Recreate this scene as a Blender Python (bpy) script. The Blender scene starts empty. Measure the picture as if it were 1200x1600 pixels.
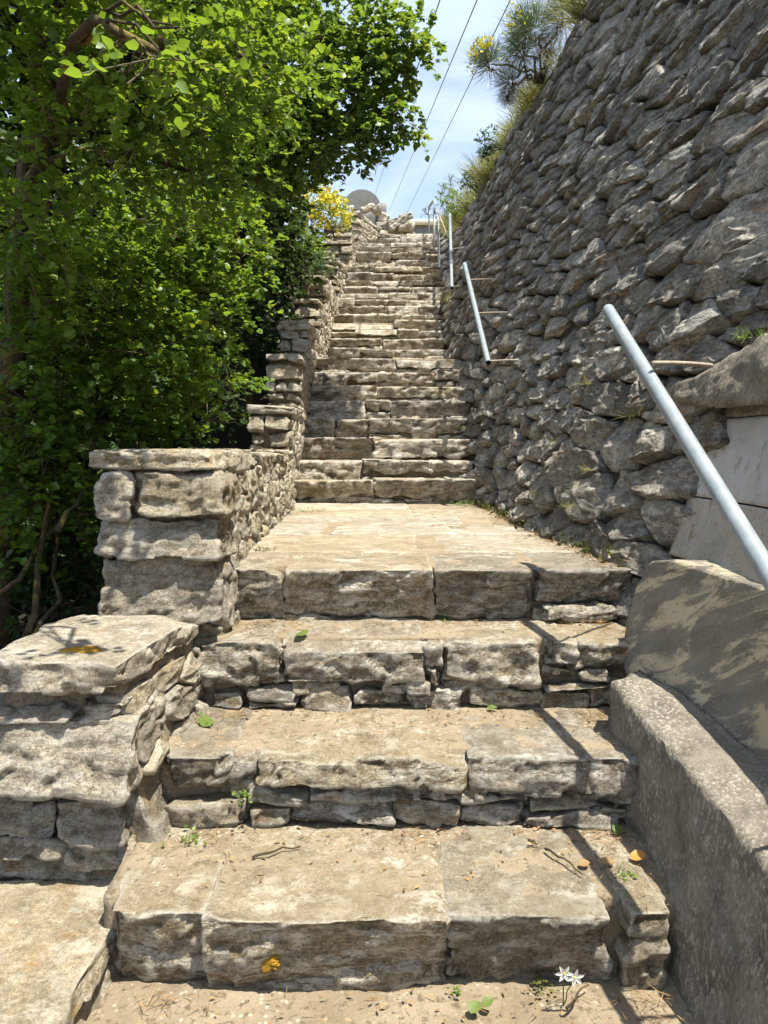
import bpy, math, random
import numpy as np
from mathutils import Vector
random.seed(7)
DENOISE = True
RNG = np.random.default_rng(11)
S = bpy.context.scene
COL = S.collection
EYE = 1.52
PITCH = math.radians(4.764)
CP, SP = math.cos(PITCH), math.sin(PITCH)

# ------------------------------------------------------------------ placing
def ray(px, py):
    u = (px - 600) / 1200.0; v = (800 - py) / 1200.0
    y = CP + SP * v; z = -SP + CP * v
    return u / y, z / y
def at_d(px, py, d):
    a, b = ray(px, py); return np.array([a * d, d, EYE + b * d])
def at_z(px, py, z):
    a, b = ray(px, py); d = (z - EYE) / b; return np.array([a * d, d, z])
def zof(py, d): return EYE + ray(600, py)[1] * d
def xof(px, py, d): return ray(px, py)[0] * d

# ------------------------------------------------------------------ noise
def _hash(ix, iy, iz):
    h = (ix * 374761393 + iy * 668265263 + iz * 1440662683) & 0xFFFFFFFF
    h = ((h ^ (h >> 13)) * 1274126177) & 0xFFFFFFFF
    h = ((h ^ (h >> 16)) * 2246822519) & 0xFFFFFFFF
    return ((h ^ (h >> 15)) & 0xFFFFFF) / 8388607.5 - 1.0
def vnoise(p):
    p = np.asarray(p, float); i = np.floor(p).astype(np.int64); f = p - i
    f = f * f * f * (f * (f * 6 - 15) + 10)
    x, y, z = i[:, 0], i[:, 1], i[:, 2]
    fx, fy, fz = f[:, 0], f[:, 1], f[:, 2]
    def L(a, b, t): return a + (b - a) * t
    c00 = L(_hash(x, y, z), _hash(x + 1, y, z), fx); c10 = L(_hash(x, y + 1, z), _hash(x + 1, y + 1, z), fx)
    c01 = L(_hash(x, y, z + 1), _hash(x + 1, y, z + 1), fx); c11 = L(_hash(x, y + 1, z + 1), _hash(x + 1, y + 1, z + 1), fx)
    return L(L(c00, c10, fy), L(c01, c11, fy), fz)
def fbm(p, octv=4, rough=.5):
    s = 0; a = 1; t = 0; q = np.array(p, float)
    for k in range(octv):
        s = s + a * vnoise(q); t += a; a *= rough; q = q * 2.03 + 17.3
    return s / t

# ------------------------------------------------------------------ mesh accumulation
class Acc:
    def __init__(s): s.v = []; s.q = []; s.t = []; s.a = []; s.n = 0
    def add(s, v, q=None, t=None, var=None):
        v = np.asarray(v, float).reshape(-1, 3)
        if q is not None and len(q): s.q.append(np.asarray(q, np.int64).reshape(-1, 4) + s.n)
        if t is not None and len(t): s.t.append(np.asarray(t, np.int64).reshape(-1, 3) + s.n)
        s.v.append(v)
        if var is None: var = RNG.random()
        s.a.append(np.broadcast_to(np.asarray(var, float), (len(v),)).copy()); s.n += len(v)
        return s
def world_loc(o):
    l = Vector((0, 0, 0))
    while o is not None: l += o.location; o = o.parent
    return l
def build(acc, name, mat, parent=None, smooth=True, origin=None):
    V = np.concatenate(acc.v); A = np.concatenate(acc.a)
    Q = np.concatenate(acc.q) if acc.q else np.zeros((0, 4), np.int64)
    T = np.concatenate(acc.t) if acc.t else np.zeros((0, 3), np.int64)
    if origin is None:
        lo, hi = V.min(0), V.max(0); origin = np.array([(lo[0] + hi[0]) / 2, (lo[1] + hi[1]) / 2, lo[2]])
    origin = np.asarray(origin, float)
    me = bpy.data.meshes.new(name)
    me.vertices.add(len(V)); me.vertices.foreach_set('co', (V - origin).astype(np.float32).ravel())
    loops = np.concatenate([Q.ravel(), T.ravel()]).astype(np.int32)
    me.loops.add(len(loops)); me.loops.foreach_set('vertex_index', loops)
    nf = len(Q) + len(T); me.polygons.add(nf)
    ls = np.concatenate([np.arange(len(Q)) * 4, len(Q) * 4 + np.arange(len(T)) * 3]).astype(np.int32)
    me.polygons.foreach_set('loop_start', ls)
    me.polygons.foreach_set('use_smooth', np.full(nf, smooth))
    at = me.attributes.new('var', 'FLOAT', 'POINT'); at.data.foreach_set('value', A.astype(np.float32))
    me.update(calc_edges=True); me.validate()
    o = bpy.data.objects.new(name, me); COL.objects.link(o)
    if parent is not None:
        o.parent = parent
        o.location = Vector(origin) - world_loc(parent)
    else: o.location = Vector(origin)
    if mat is not None: me.materials.append(mat)
    return o
def tag(o, label=None, cat=None, group=None, kind=None):
    if label: o['label'] = label
    if cat: o['category'] = cat
    if group: o['group'] = group
    if kind: o['kind'] = kind
    return o
def thing(name, label, cat, loc, group=None):
    o = bpy.data.objects.new(name, None); COL.objects.link(o); o.location = Vector(loc); o.empty_display_size = .1
    return tag(o, label, cat, group)

# ------------------------------------------------------------------ shapes
def vnormals(V, Q):
    n = np.zeros_like(V)
    a = V[Q[:, 2]] - V[Q[:, 0]]; b = V[Q[:, 3]] - V[Q[:, 1]]
    fn = np.cross(a, b)
    for k in range(4): np.add.at(n, Q[:, k], fn)
    return n / np.maximum(np.linalg.norm(n, axis=1, keepdims=True), 1e-12)
_bc = {}
def box_grid(nx, ny, nz):
    key = (nx, ny, nz)
    if key in _bc: return _bc[key]
    idx = {}; V = []; Q = []
    def g(i, j, k):
        t = (i, j, k)
        if t not in idx: idx[t] = len(V); V.append((2 * i / nx - 1, 2 * j / ny - 1, 2 * k / nz - 1))
        return idx[t]
    for i in range(nx):
        for j in range(ny):
            Q.append((g(i, j, 0), g(i, j + 1, 0), g(i + 1, j + 1, 0), g(i + 1, j, 0)))
            Q.append((g(i, j, nz), g(i + 1, j, nz), g(i + 1, j + 1, nz), g(i, j + 1, nz)))
    for i in range(nx):
        for k in range(nz):
            Q.append((g(i, 0, k), g(i + 1, 0, k), g(i + 1, 0, k + 1), g(i, 0, k + 1)))
            Q.append((g(i, ny, k), g(i, ny, k + 1), g(i + 1, ny, k + 1), g(i + 1, ny, k)))
    for j in range(ny):
        for k in range(nz):
            Q.append((g(0, j, k), g(0, j, k + 1), g(0, j + 1, k + 1), g(0, j + 1, k)))
            Q.append((g(nx, j, k), g(nx, j + 1, k), g(nx, j + 1, k + 1), g(nx, j, k + 1)))
    _bc[key] = (np.array(V, float), np.array(Q))
    return _bc[key]
def box_stone(acc, x, y, z, res=.025, r=.02, amp=.012, cuts=5, jit=.012, flat_top=False, front_cut=0., seed=None, corners=None, var=None, strat=.9, maxn=70, hang=0.):
    """a quarried block: box x0..x1, y0..y1, z0..z1 with chipped edges and a rough broken surface"""
    rg = np.random.default_rng(seed if seed is not None else RNG.integers(1 << 30))
    lo = np.array([x[0], y[0], z[0]], float); hi = np.array([x[1], y[1], z[1]], float)
    h = np.maximum((hi - lo) / 2, 1e-3); c = (hi + lo) / 2
    n = np.clip(np.ceil(2 * h / res).astype(int), 2, maxn)
    U, Q = box_grid(int(n[0]), int(n[1]), int(n[2]))
    p = U * h
    rr = min(r, h.min() * .7)
    core = np.clip(p, -(h - rr), h - rr); d = p - core
    L = np.linalg.norm(d, axis=1, keepdims=True)
    p = core + d / np.maximum(L, 1e-9) * rr
    for k in range(cuts):
        s = rg.choice([-1, 1], 3).astype(float); w = rg.random(3) ** 1.5
        drop = rg.integers(3)
        if rg.random() < .7: w[drop] *= .15
        if flat_top and rg.random() < .8: s[2] = -1 if rg.random() < .5 else 1; w[2] *= .6 if s[2] > 0 else 1
        nn = s * w / np.maximum(h, .05); nn /= np.linalg.norm(nn)
        sup = np.abs(nn) @ h
        hh = sup - rg.uniform(.15, .8) * min(h.min(), .05)
        p = p - np.maximum(0, p @ nn - hh)[:, None] * nn
    # skew
    t = p / h
    J = rg.normal(0, jit, (2, 2, 2, 3))
    if flat_top: J[:, :, 1, 2] *= .3
    off = np.zeros_like(p)
    for i in (0, 1):
        for j in (0, 1):
            for k in (0, 1):
                w = ((1 + (2 * i - 1) * t[:, 0]) * (1 + (2 * j - 1) * t[:, 1]) * (1 + (2 * k - 1) * t[:, 2]) / 8)[:, None]
                off += w * J[i, j, k]
    p = p + off + c
    if corners is not None: p = corners(p)
    if hang: p[:, 1] += hang * (p[:, 2] - c[2]) / h[2]
    N = vnormals(p, Q)
    so = rg.random(3) * 50
    k1 = 1.0 / max(.10, min(.3, 1.2 * h.min() * 2))
    q = p + so
    lay = fbm(q * np.array([5, 5, 30.]), 3)               # bedding of the schist
    broke = fbm(q * np.array([11, 11, 17.]), 4, .55)
    ridge = 1 - 2 * np.abs(vnoise(q * np.array([15, 15, 22.]) + 3 * broke[:, None]))
    ridge2 = 1 - 2 * np.abs(vnoise(q * np.array([34, 34, 50.])))
    a = amp * (.75 * fbm(q * k1 * 1.3, 2) + .55 * broke + .22 * ridge + .16 * ridge2 + strat * lay * (1 - np.abs(N[:, 2])))
    if amp > .009 and len(p) > 60:
        # conchoidal facets: every patch follows its own tilted plane
        area = 8 * (h[0] * h[1] + h[1] * h[2] + h[0] * h[2]); K = int(np.clip(area / .010, 6, 70))
        ck = p[rg.integers(0, len(p), K)]; gk = rg.normal(0, .20, (K, 3)); hk = rg.normal(0, .16, K) * amp
        pw = p + .022 * np.stack([vnoise(q * 24), vnoise(q * 24 + 7.7), vnoise(q * 24 + 3.1)], 1)
        pw2 = pw * np.array([1, 1, 1.5]); ck2 = ck * np.array([1, 1, 1.5])
        dd = (pw2 ** 2).sum(1)[:, None] - 2 * pw2 @ ck2.T + (ck2 ** 2).sum(1)[None]
        b = dd.argmin(1)
        a = a + np.clip(((p - ck[b]) * gk[b]).sum(1), -.7 * amp, .5 * amp) + hk[b]
    chip = np.clip(vnoise(q * np.array([7, 7, 9.])) - .25, 0, 1) * amp * 1.5
    a = a - chip
    if flat_top: a = a * np.where(N[:, 2] > .6, .30, 1.0)
    p = p + N * a[:, None]
    acc.add(p, Q, var=rg.random() if var is None else var)
def prism_stone(acc, poly, mapf, H=.05, back=.12, nseg=28, amp=.01, tilt=.25, seed=None, rings=(.25, .5, .7, .84, .94, 1.0), var=None, soft=.2, facets=4, edge=.8, layer=.0):
    """a rubble stone: closed outline in wall coordinates, broken into a few facets, rough, running back into the wall"""
    rg = np.random.default_rng(seed if seed is not None else RNG.integers(1 << 30))
    P = np.asarray(poly, float)
    for k in range(2):
        Pn = np.roll(P, -1, 0); P = np.stack([P * (1 - soft) + Pn * soft, P * soft + Pn * (1 - soft)], 1).reshape(-1, 2)
    Pc = np.vstack([P, P[:1]]); sl = np.r_[0, np.cumsum(np.linalg.norm(np.diff(Pc, axis=0), axis=1))]
    tt = np.arange(nseg) / nseg * sl[-1]
    B = np.stack([np.interp(tt, sl, Pc[:, 0]), np.interp(tt, sl, Pc[:, 1])], 1)
    c = B.mean(0); size = np.sqrt(max(1e-6, np.ptp(B[:, 0]) * np.ptp(B[:, 1])))
    uv = [c[None]]; S_ = [np.zeros(1)]
    for s in rings: uv.append(c + (B - c) * s); S_.append(np.full(nseg, s))
    S_ = np.concatenate(S_); UV = np.concatenate(uv)
    d = UV - c
    w = np.full(len(UV), H)
    for k in range(facets):
        g = rg.normal(0, tilt, 2) * np.array([.8, 1.2]); h0 = H * rg.uniform(.75, 1.35)
        w = np.minimum(w + 0, h0 + d @ g)
    w = w - H * .9 * np.clip((S_ - edge) / (1 - edge), 0, 1) ** 2
    nf = len(UV)
    UVs = np.concatenate([UV, c + (B - c) * 1.0, c + (B - c) * .93])
    W = np.concatenate([w, np.full(nseg, -.35 * back), np.full(nseg, -back)])
    so = rg.random(2) * 60
    q = np.stack([UVs[:, 0] + so[0], UVs[:, 1] * 1.0 + so[1], W], 1)
    e = amp * (.6 * fbm(q * np.array([8, 13, 9.]), 3) + .6 * (1 - 2 * np.abs(vnoise(q * np.array([10, 26, 10.])))) + .7 * fbm(q * np.array([20, 60, 20.]), 3) + layer * fbm(q * np.array([3.5, 42, 3.5]), 3))
    W = W + e * np.r_[np.ones(nf), np.zeros(2 * nseg)]
    UVs = UVs + (amp * .8 * np.stack([vnoise(q * 16), vnoise(q * 16 + 9.7)], 1))
    V = mapf(UVs[:, 0], UVs[:, 1], W)
    Q = []; T = []
    for i in range(nseg): T.append((0, 1 + i, 1 + (i + 1) % nseg))
    st = 1
    nr = len(rings) + 2
    base = [1 + k * nseg for k in range(nr)]
    i = np.arange(nseg); j = (i + 1) % nseg
    for k in range(nr - 1):
        Q.append(np.stack([base[k] + i, base[k + 1] + i, base[k + 1] + j, base[k] + j], 1))
    acc.add(V, np.concatenate(Q), T, var=rg.random() if var is None else var)
def tube(acc, pts, rad, n=8, var=None, cap=True):
    P = np.asarray(pts, float); m = len(P)
    rad = np.broadcast_to(np.asarray(rad, float), (m,))
    d = np.gradient(P, axis=0); d /= np.maximum(np.linalg.norm(d, axis=1, keepdims=True), 1e-9)
    ref = np.array([0, 0, 1.]) if abs(d[:, 2]).mean() < .85 else np.array([1., 0, 0])
    a = np.cross(d, ref); a /= np.maximum(np.linalg.norm(a, axis=1, keepdims=True), 1e-9)
    b = np.cross(d, a)
    th = np.arange(n) / n * 2 * np.pi
    V = (P[:, None] + rad[:, None, None] * (np.cos(th)[None, :, None] * a[:, None] + np.sin(th)[None, :, None] * b[:, None])).reshape(-1, 3)
    i = np.arange(n); j = (i + 1) % n
    Q = np.concatenate([np.stack([k * n + i, k * n + j, (k + 1) * n + j, (k + 1) * n + i], 1) for k in range(m - 1)])
    T = []
    if cap:
        V = np.vstack([V, P[:1], P[-1:]])
        T = [(m * n, jj, ii) for ii, jj in zip(i, j)] + [(m * n + 1, (m - 1) * n + ii, (m - 1) * n + jj) for ii, jj in zip(i, j)]
    acc.add(V, Q, T, var)
def grid_sheet(acc, X, Y, Z, var=.5):
    ny, nx = X.shape
    V = np.stack([X, Y, Z], -1).reshape(-1, 3)
    i, j = np.meshgrid(np.arange(nx - 1), np.arange(ny - 1)); k = (j * nx + i).ravel()
    acc.add(V, np.stack([k, k + 1, k + nx + 1, k + nx], 1), var=var)
def curve(a, b, sag, n=8, wob=.0):
    a = np.asarray(a, float); b = np.asarray(b, float); t = np.linspace(0, 1, n)[:, None]
    p = a + (b - a) * t; p[:, 2] += sag * (4 * t * (1 - t))[:, 0]
    if wob: p[1:-1] += RNG.normal(0, wob, (n - 2, 3))
    return p

# ------------------------------------------------------------------ materials
def nmat(name):
    m = bpy.data.materials.new(name); m.use_nodes = True; nt = m.node_tree
    for n in list(nt.nodes):
        if n.type != 'OUTPUT_MATERIAL': nt.nodes.remove(n)
    return m, nt, nt.nodes, nt.links, [n for n in nt.nodes if n.type == 'OUTPUT_MATERIAL'][0]
class NB:
    def __init__(s, name):
        s.m, s.nt, s.N, s.L, s.out = nmat(name)
    def n(s, t, **kw):
        x = s.N.new(t)
        for k, v in kw.items(): setattr(x, k, v)
        return x
    def link(s, a, b): s.L.new(a, b)
    def pos(s, off=True):
        g = s.n('ShaderNodeNewGeometry'); 
        if not off: return g.outputs['Position']
        at = s.n('ShaderNodeAttribute', attribute_name='var')
        mu = s.n('ShaderNodeMath', operation='MULTIPLY'); s.link(at.outputs['Fac'], mu.inputs[0]); mu.inputs[1].default_value = 61.
        ad = s.n('ShaderNodeVectorMath', operation='ADD'); s.link(g.outputs['Position'], ad.inputs[0]); s.link(mu.outputs[0], ad.inputs[1])
        s.var = at.outputs['Fac']
        return ad.outputs[0]
    def scale(s, v, sc):
        x = s.n('ShaderNodeVectorMath', operation='MULTIPLY'); s.link(v, x.inputs[0]); x.inputs[1].default_value = sc; return x.outputs[0]
    def noise(s, v, sc, det=5, rough=.55, dist=0.):
        x = s.n('ShaderNodeTexNoise'); s.link(v, x.inputs['Vector']); x.inputs['Scale'].default_value = sc
        x.inputs['Detail'].default_value = det; x.inputs['Roughness'].default_value = rough; x.inputs['Distortion'].default_value = dist
        return x.outputs['Fac']
    def voro(s, v, sc, feature='F1', rand=1.):
        x = s.n('ShaderNodeTexVoronoi', feature=feature); s.link(v, x.inputs['Vector']); x.inputs['Scale'].default_value = sc; x.inputs['Randomness'].default_value = rand
        return x.outputs['Distance']
    def ramp(s, f, stops, interp='LINEAR'):
        x = s.n('ShaderNodeValToRGB'); s.link(f, x.inputs[0]); e = x.color_ramp.elements; x.color_ramp.interpolation = interp
        while len(e) < len(stops): e.new(.5)
        for el, (p, c) in zip(e, stops):
            el.position = p; el.color = (c, c, c, 1) if not hasattr(c, '__len__') else (*c, 1)
        return x.outputs[0]
    def mr(s, f, a, b, c=0., d=1.):
        x = s.n('ShaderNodeMapRange'); x.clamp = True; s.link(f, x.inputs[0]); x.inputs[1].default_value = a; x.inputs[2].default_value = b
        x.inputs[3].default_value = c; x.inputs[4].default_value = d; return x.outputs[0]
    def math(s, op, a, b=None):
        x = s.n('ShaderNodeMath', operation=op)
        for i, q in enumerate((a, b)):
            if q is None: continue
            if isinstance(q, (int, float)): x.inputs[i].default_value = q
            else: s.link(q, x.inputs[i])
        return x.outputs[0]
    def mix(s, f, a, b, mode='MIX'):
        x = s.n('ShaderNodeMix', data_type='RGBA', blend_type=mode)
        for i, q in ((0, f), (6, a), (7, b)):
            if isinstance(q, (int, float)): x.inputs[i].default_value = q
            elif isinstance(q, tuple): x.inputs[i].default_value = (*q, 1)
            else: s.link(q, x.inputs[i])
        return x.outputs[2]
    def bump(s, h, strength, dist, prev=None):
        x = s.n('ShaderNodeBump'); s.link(h, x.inputs['Height']); x.inputs['Strength'].default_value = strength; x.inputs['Distance'].default_value = dist
        if prev is not None: s.link(prev, x.inputs['Normal'])
        return x.outputs[0]
    def bsdf(s, col, rough=.9, normal=None, spec=.25, metal=0.):
        x = s.n('ShaderNodeBsdfPrincipled')
        if isinstance(col, tuple): x.inputs['Base Color'].default_value = (*col, 1)
        else: s.link(col, x.inputs['Base Color'])
        if isinstance(rough, (int, float)): x.inputs['Roughness'].default_value = rough
        else: s.link(rough, x.inputs['Roughness'])
        x.inputs['Specular IOR Level'].default_value = spec; x.inputs['Metallic'].default_value = metal
        if normal is not None: s.link(normal, x.inputs['Normal'])
        s.link(x.outputs[0], s.out.inputs['Surface']); return x

def stone_mat(name, dark, mid, light, white=.5, rust=.5, lich=.4, gain=1., streak=(1, 1, 3.2), bumpd=.02, pale_spots=.5, yellow=0., dust=0., edge_white=.6, vr=(.72, 1.25)):
    b = NB(name); P = b.pos()
    Ps = b.scale(P, streak)
    c = b.ramp(b.noise(Ps, 3.6, 14, .76, .3), [(.30, dark), (.47, mid), (.62, light), (.85, tuple(x * 1.2 for x in light))])
    gr = b.mr(b.noise(P, 62, 8, .85), .36, .64, .42, 1.55)
    gr = b.math('MULTIPLY', gr, b.mr(b.noise(P, 165, 4, .8), .36, .64, .6, 1.38))
    cm = b.n('ShaderNodeCombineXYZ'); [b.link(gr, cm.inputs[k]) for k in range(3)]
    c = b.mix(1., c, cm.outputs[0], 'MULTIPLY')
    # calcite: whitish weathered patches
    w = b.math('MULTIPLY', b.mr(b.noise(Ps, 9.5, 14, .84, .4), .49, .55), b.mr(b.noise(P, 3.3, 5, .6), .34, .55))
    c = b.mix(b.math('MULTIPLY', w, white), c, (.70, .665, .58))
    # grey-brown weathering film
    f = b.mr(b.noise(P, 9, 8, .7), .48, .64)
    c = b.mix(b.math('MULTIPLY', f, .45), c, tuple(x * .6 for x in dark))
    r = b.math('MULTIPLY', b.mr(b.noise(P, 4.2, 6, .65), .56, .7), b.mr(b.noise(P, 21, 5, .6), .42, .58))
    c = b.mix(b.math('MULTIPLY', r, rust), c, (.29, .16, .055))
    gp = b.n('ShaderNodeNewGeometry'); wear = b.math('MULTIPLY', b.mr(gp.outputs['Pointiness'], .508, .56), b.mr(b.noise(P, 22, 8, .75), .36, .56))
    c = b.mix(b.math('MULTIPLY', wear, edge_white), c, (.60, .565, .49))
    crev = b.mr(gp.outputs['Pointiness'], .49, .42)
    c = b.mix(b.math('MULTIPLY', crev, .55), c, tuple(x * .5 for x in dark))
    # black lichen specks
    k = b.math('MULTIPLY', b.mr(b.noise(P, 44, 5, .7), .55, .66), b.mr(b.noise(P, 5.5, 4, .6), .42, .58))
    c = b.mix(b.math('MULTIPLY', k, lich), c, (.055, .05, .043))
    # pale round lichens
    wob = b.n('ShaderNodeVectorMath', operation='ADD'); nz = b.n('ShaderNodeTexNoise'); nz.inputs['Scale'].default_value = 30; b.link(P, nz.inputs['Vector'])
    b.link(P, wob.inputs[0]); b.link(b.scale(nz.outputs['Color'], (.035,) * 3), wob.inputs[1])
    sp = b.math('MULTIPLY', b.mr(b.voro(wob.outputs[0], 17), .30, .24), b.mr(b.noise(P, 3.3, 3), .52, .6))
    c = b.mix(b.math('MULTIPLY', sp, pale_spots), c, (.46, .45, .41))
    if yellow:
        ys = b.math('MULTIPLY', b.mr(b.voro(wob.outputs[0], 7.), .30, .22), b.mr(b.noise(P, 1.7, 3), .60, .66))
        c = b.mix(b.math('MULTIPLY', ys, yellow), c, (.42, .22, .03))
    if dust:
        g = b.n('ShaderNodeNewGeometry'); sx = b.n('ShaderNodeSeparateXYZ'); b.link(g.outputs['Normal'], sx.inputs[0])
        Pw = g.outputs['Position']
        up = b.mr(b.math('ADD', sx.outputs['Z'], b.math('MULTIPLY', b.math('SUBTRACT', b.noise(Pw, 16, 6, .7), .5), .5)), .78, .95)
        dn = b.mr(b.noise(b.scale(Pw, (1, 1.5, 1)), 3.6, 8, .68, .5), .34, .62)
        dc = b.ramp(b.noise(b.scale(Pw, (1, 1.5, 1)), 8, 12, .78), [(.3, (.21, .17, .115)), (.55, (.345, .292, .21)), (.75, (.45, .40, .315))])
        c = b.mix(b.math('MULTIPLY', b.math('MULTIPLY', up, dn), dust), c, dc)
    Pf = b.n('ShaderNodeNewGeometry').outputs['Position']
    fl = b.math('MULTIPLY', b.mr(b.noise(Pf, 120, 5, .8), .58, .64), b.mr(b.noise(Pf, 7, 5, .65), .40, .60))
    c = b.mix(b.math('MULTIPLY', fl, .6), c, (.68, .64, .55))
    pt = b.math('MULTIPLY', b.mr(b.noise(Pf, 78, 6, .8), .56, .64), b.mr(b.noise(Pf, 9, 5, .65), .38, .58))
    c = b.mix(b.math('MULTIPLY', pt, .7), c, (.075, .062, .045))
    hsv = b.n('ShaderNodeHueSaturation'); b.link(c, hsv.inputs['Color'])
    b.link(b.mr(b.var, 0, 1, vr[0] * gain, vr[1] * gain), hsv.inputs['Value'])
    v2 = b.math('FRACT', b.math('MULTIPLY', b.var, 7.31)); b.link(b.mr(v2, 0, 1, .84, 1.24), hsv.inputs['Saturation'])
    n1 = b.bump(b.noise(Ps, 14, 12, .74, .3), 1., bumpd)
    n2 = b.bump(b.noise(P, 62, 8, .75), 1., bumpd * .5, n1)
    n3 = b.bump(b.math('SUBTRACT', 1., b.mr(b.voro(P, 70), .0, .35)), .3, bumpd * .12, n2)
    b.bsdf(hsv.outputs[0], .88, n3, .2)
    return b.m
M = {}
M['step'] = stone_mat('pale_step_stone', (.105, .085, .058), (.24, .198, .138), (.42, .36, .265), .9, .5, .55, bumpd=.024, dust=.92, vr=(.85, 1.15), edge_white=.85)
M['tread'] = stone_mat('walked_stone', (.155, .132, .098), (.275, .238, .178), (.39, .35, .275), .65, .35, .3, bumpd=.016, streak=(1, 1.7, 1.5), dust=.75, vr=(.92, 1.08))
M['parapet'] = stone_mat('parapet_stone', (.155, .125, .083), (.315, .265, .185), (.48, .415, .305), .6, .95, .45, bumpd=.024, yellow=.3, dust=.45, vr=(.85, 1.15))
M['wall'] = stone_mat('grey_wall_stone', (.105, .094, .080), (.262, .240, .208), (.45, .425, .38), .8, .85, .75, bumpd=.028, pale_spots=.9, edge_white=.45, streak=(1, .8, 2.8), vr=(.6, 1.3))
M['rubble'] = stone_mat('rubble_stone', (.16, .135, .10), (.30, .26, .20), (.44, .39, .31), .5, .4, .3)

def simple_noise_mat(name, a, b_, sc, bumps, rough=.92, extra=None, spec=.2):
    b = NB(name); P = b.pos(False)
    c = b.ramp(b.noise(P, sc, 8, .65, .3), [(.3, a), (.7, b_)])
    if extra: c = extra(b, P, c)
    nrm = None
    for s_, st, d in bumps: nrm = b.bump(b.noise(P, s_, 8, .68), st, d, nrm)
    b.bsdf(c, rough, nrm, spec); return b.m
def ex_mortar(b, P, c):
    c = b.mix(b.mr(b.noise(P, 60, 6, .7), .5, .66), c, (.12, .10, .075))
    return b.mix(b.math('MULTIPLY', b.mr(b.noise(P, 7, 5, .6), .55, .65), .6), c, (.2, .13, .07))
M['mortar'] = simple_noise_mat('earth_mortar', (.20, .165, .115), (.33, .28, .205), 6, [(18, .9, .02), (90, .8, .006)], extra=ex_mortar)
M['gap'] = simple_noise_mat('wall_earth', (.03, .026, .02), (.075, .062, .046), 6, [(18, .9, .03), (70, .8, .01)])
def ex_dirt(b, P, c):
    c = b.mix(b.math('MULTIPLY', b.mr(b.noise(P, 33, 6, .7), .55, .62), .7), c, (.10, .075, .045))
    g = b.math('MULTIPLY', b.mr(b.voro(P, 40), .28, .2), b.mr(b.noise(P, 5, 3), .45, .55))
    return b.mix(b.math('MULTIPLY', g, .8), c, (.42, .385, .31))
M['dirt'] = simple_noise_mat('dusty_ground', (.20, .155, .10), (.345, .285, .20), 4, [(12, .8, .03), (80, .9, .008)], extra=ex_dirt)
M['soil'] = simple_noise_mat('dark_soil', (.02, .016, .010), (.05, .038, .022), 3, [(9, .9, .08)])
M['drygrass_soil'] = simple_noise_mat('dry_slope', (.16, .13, .06), (.30, .25, .12), 3, [(9, .9, .08)])
def ex_conc(b, P, c):
    w = b.math('MULTIPLY', b.mr(b.noise(b.scale(P, (1, 1, .5)), 85, 6, .7), .50, .6), b.mr(b.noise(P, 3.5, 4), .35, .55))
    c = b.mix(b.math('MULTIPLY', w, .9), c, (.40, .37, .31))
    k = b.mr(b.noise(P, 70, 5, .7), .57, .66)
    return b.mix(b.math('MULTIPLY', k, .6), c, (.05, .045, .04))
M['concrete'] = simple_noise_mat('rough_concrete', (.105, .092, .073), (.265, .235, .188), 9, [(10, .7, .02), (45, .9, .012), (140, .7, .004)], extra=ex_conc)
def ex_plaster(b, P, c):
    # grey cement film that has flaked off the cream coat in slanting tongues, pitted with dots
    sh = b.n('ShaderNodeMapping'); b.link(P, sh.inputs['Vector']); sh.inputs['Rotation'].default_value = (.5, 0, 0); Q = b.scale(sh.outputs[0], (1.2, .8, 3.0))
    f = b.mr(b.noise(Q, 3.1, 12, .68, .7), .44, .50)
    gc = b.ramp(b.noise(Q, 5, 8, .7), [(.3, (.15, .135, .11)), (.7, (.27, .25, .21))])
    c = b.mix(f, c, gc)
    d = b.math('MULTIPLY', b.mr(b.voro(P, 95), .30, .2), b.mr(b.noise(P, 9, 3), .42, .52))
    c = b.mix(b.math('MULTIPLY', b.math('MULTIPLY', d, f), .6), c, (.36, .32, .24))
    d2 = b.math('MULTIPLY', b.mr(b.voro(P, 34), .22, .13), b.math('SUBTRACT', 1., f))
    return b.mix(b.math('MULTIPLY', d2, .75), c, (.13, .10, .07))
M['plaster'] = simple_noise_mat('flaking_cement_render', (.44, .375, .255), (.58, .505, .365), 4, [(9, .8, .02), (40, .8, .008), (120, .6, .003)], extra=ex_plaster)
def ex_white(b, P, c):
    # whitewash kept on the top half, worn grey and stained below
    k = b.math('MULTIPLY', b.mr(b.noise(P, 16, 6, .7), .56, .64), .7)
    c = b.mix(k, c, (.20, .155, .11))
    return b.mix(b.math('MULTIPLY', b.mr(b.noise(P, 90, 4, .6), .6, .66), .8), c, (.10, .08, .06))
M['whitewash'] = simple_noise_mat('worn_whitewash', (.36, .345, .325), (.50, .485, .46), 5, [(9, .4, .008), (80, .4, .002)],
    extra=lambda b, P, c: b.mix(b.math('MULTIPLY', b.mr(b.noise(P, 19, 10, .78), .54, .64), .75), c, (.19, .16, .125)))
M['oldrender'] = simple_noise_mat('stained_render', (.31, .275, .225), (.44, .40, .345), 4, [(9, .5, .012), (80, .5, .003)], extra=ex_white)
def ex_pipe(b, P, c):
    return b.mix(b.math('MULTIPLY', b.mr(b.noise(P, 160, 3, .6), .62, .7), .5), c, (.22, .2, .18))
def pipe_mat():
    b = NB('galvanised_steel'); P = b.pos(False)
    c = b.ramp(b.noise(P, 14, 6, .6), [(.3, (.20, .235, .25)), (.7, (.30, .34, .36))])
    c = b.mix(b.math('MULTIPLY', b.mr(b.noise(b.scale(P, (1, 3, 1)), 120, 3, .6), .6, .68), .5), c, (.2, .2, .19))
    b.bsdf(c, b.mr(b.noise(P, 30, 4), .3, .7, .38, .55), b.bump(b.noise(P, 60, 4), .12, .002), .4, .15); return b.m
M['pipe'] = pipe_mat()
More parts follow.
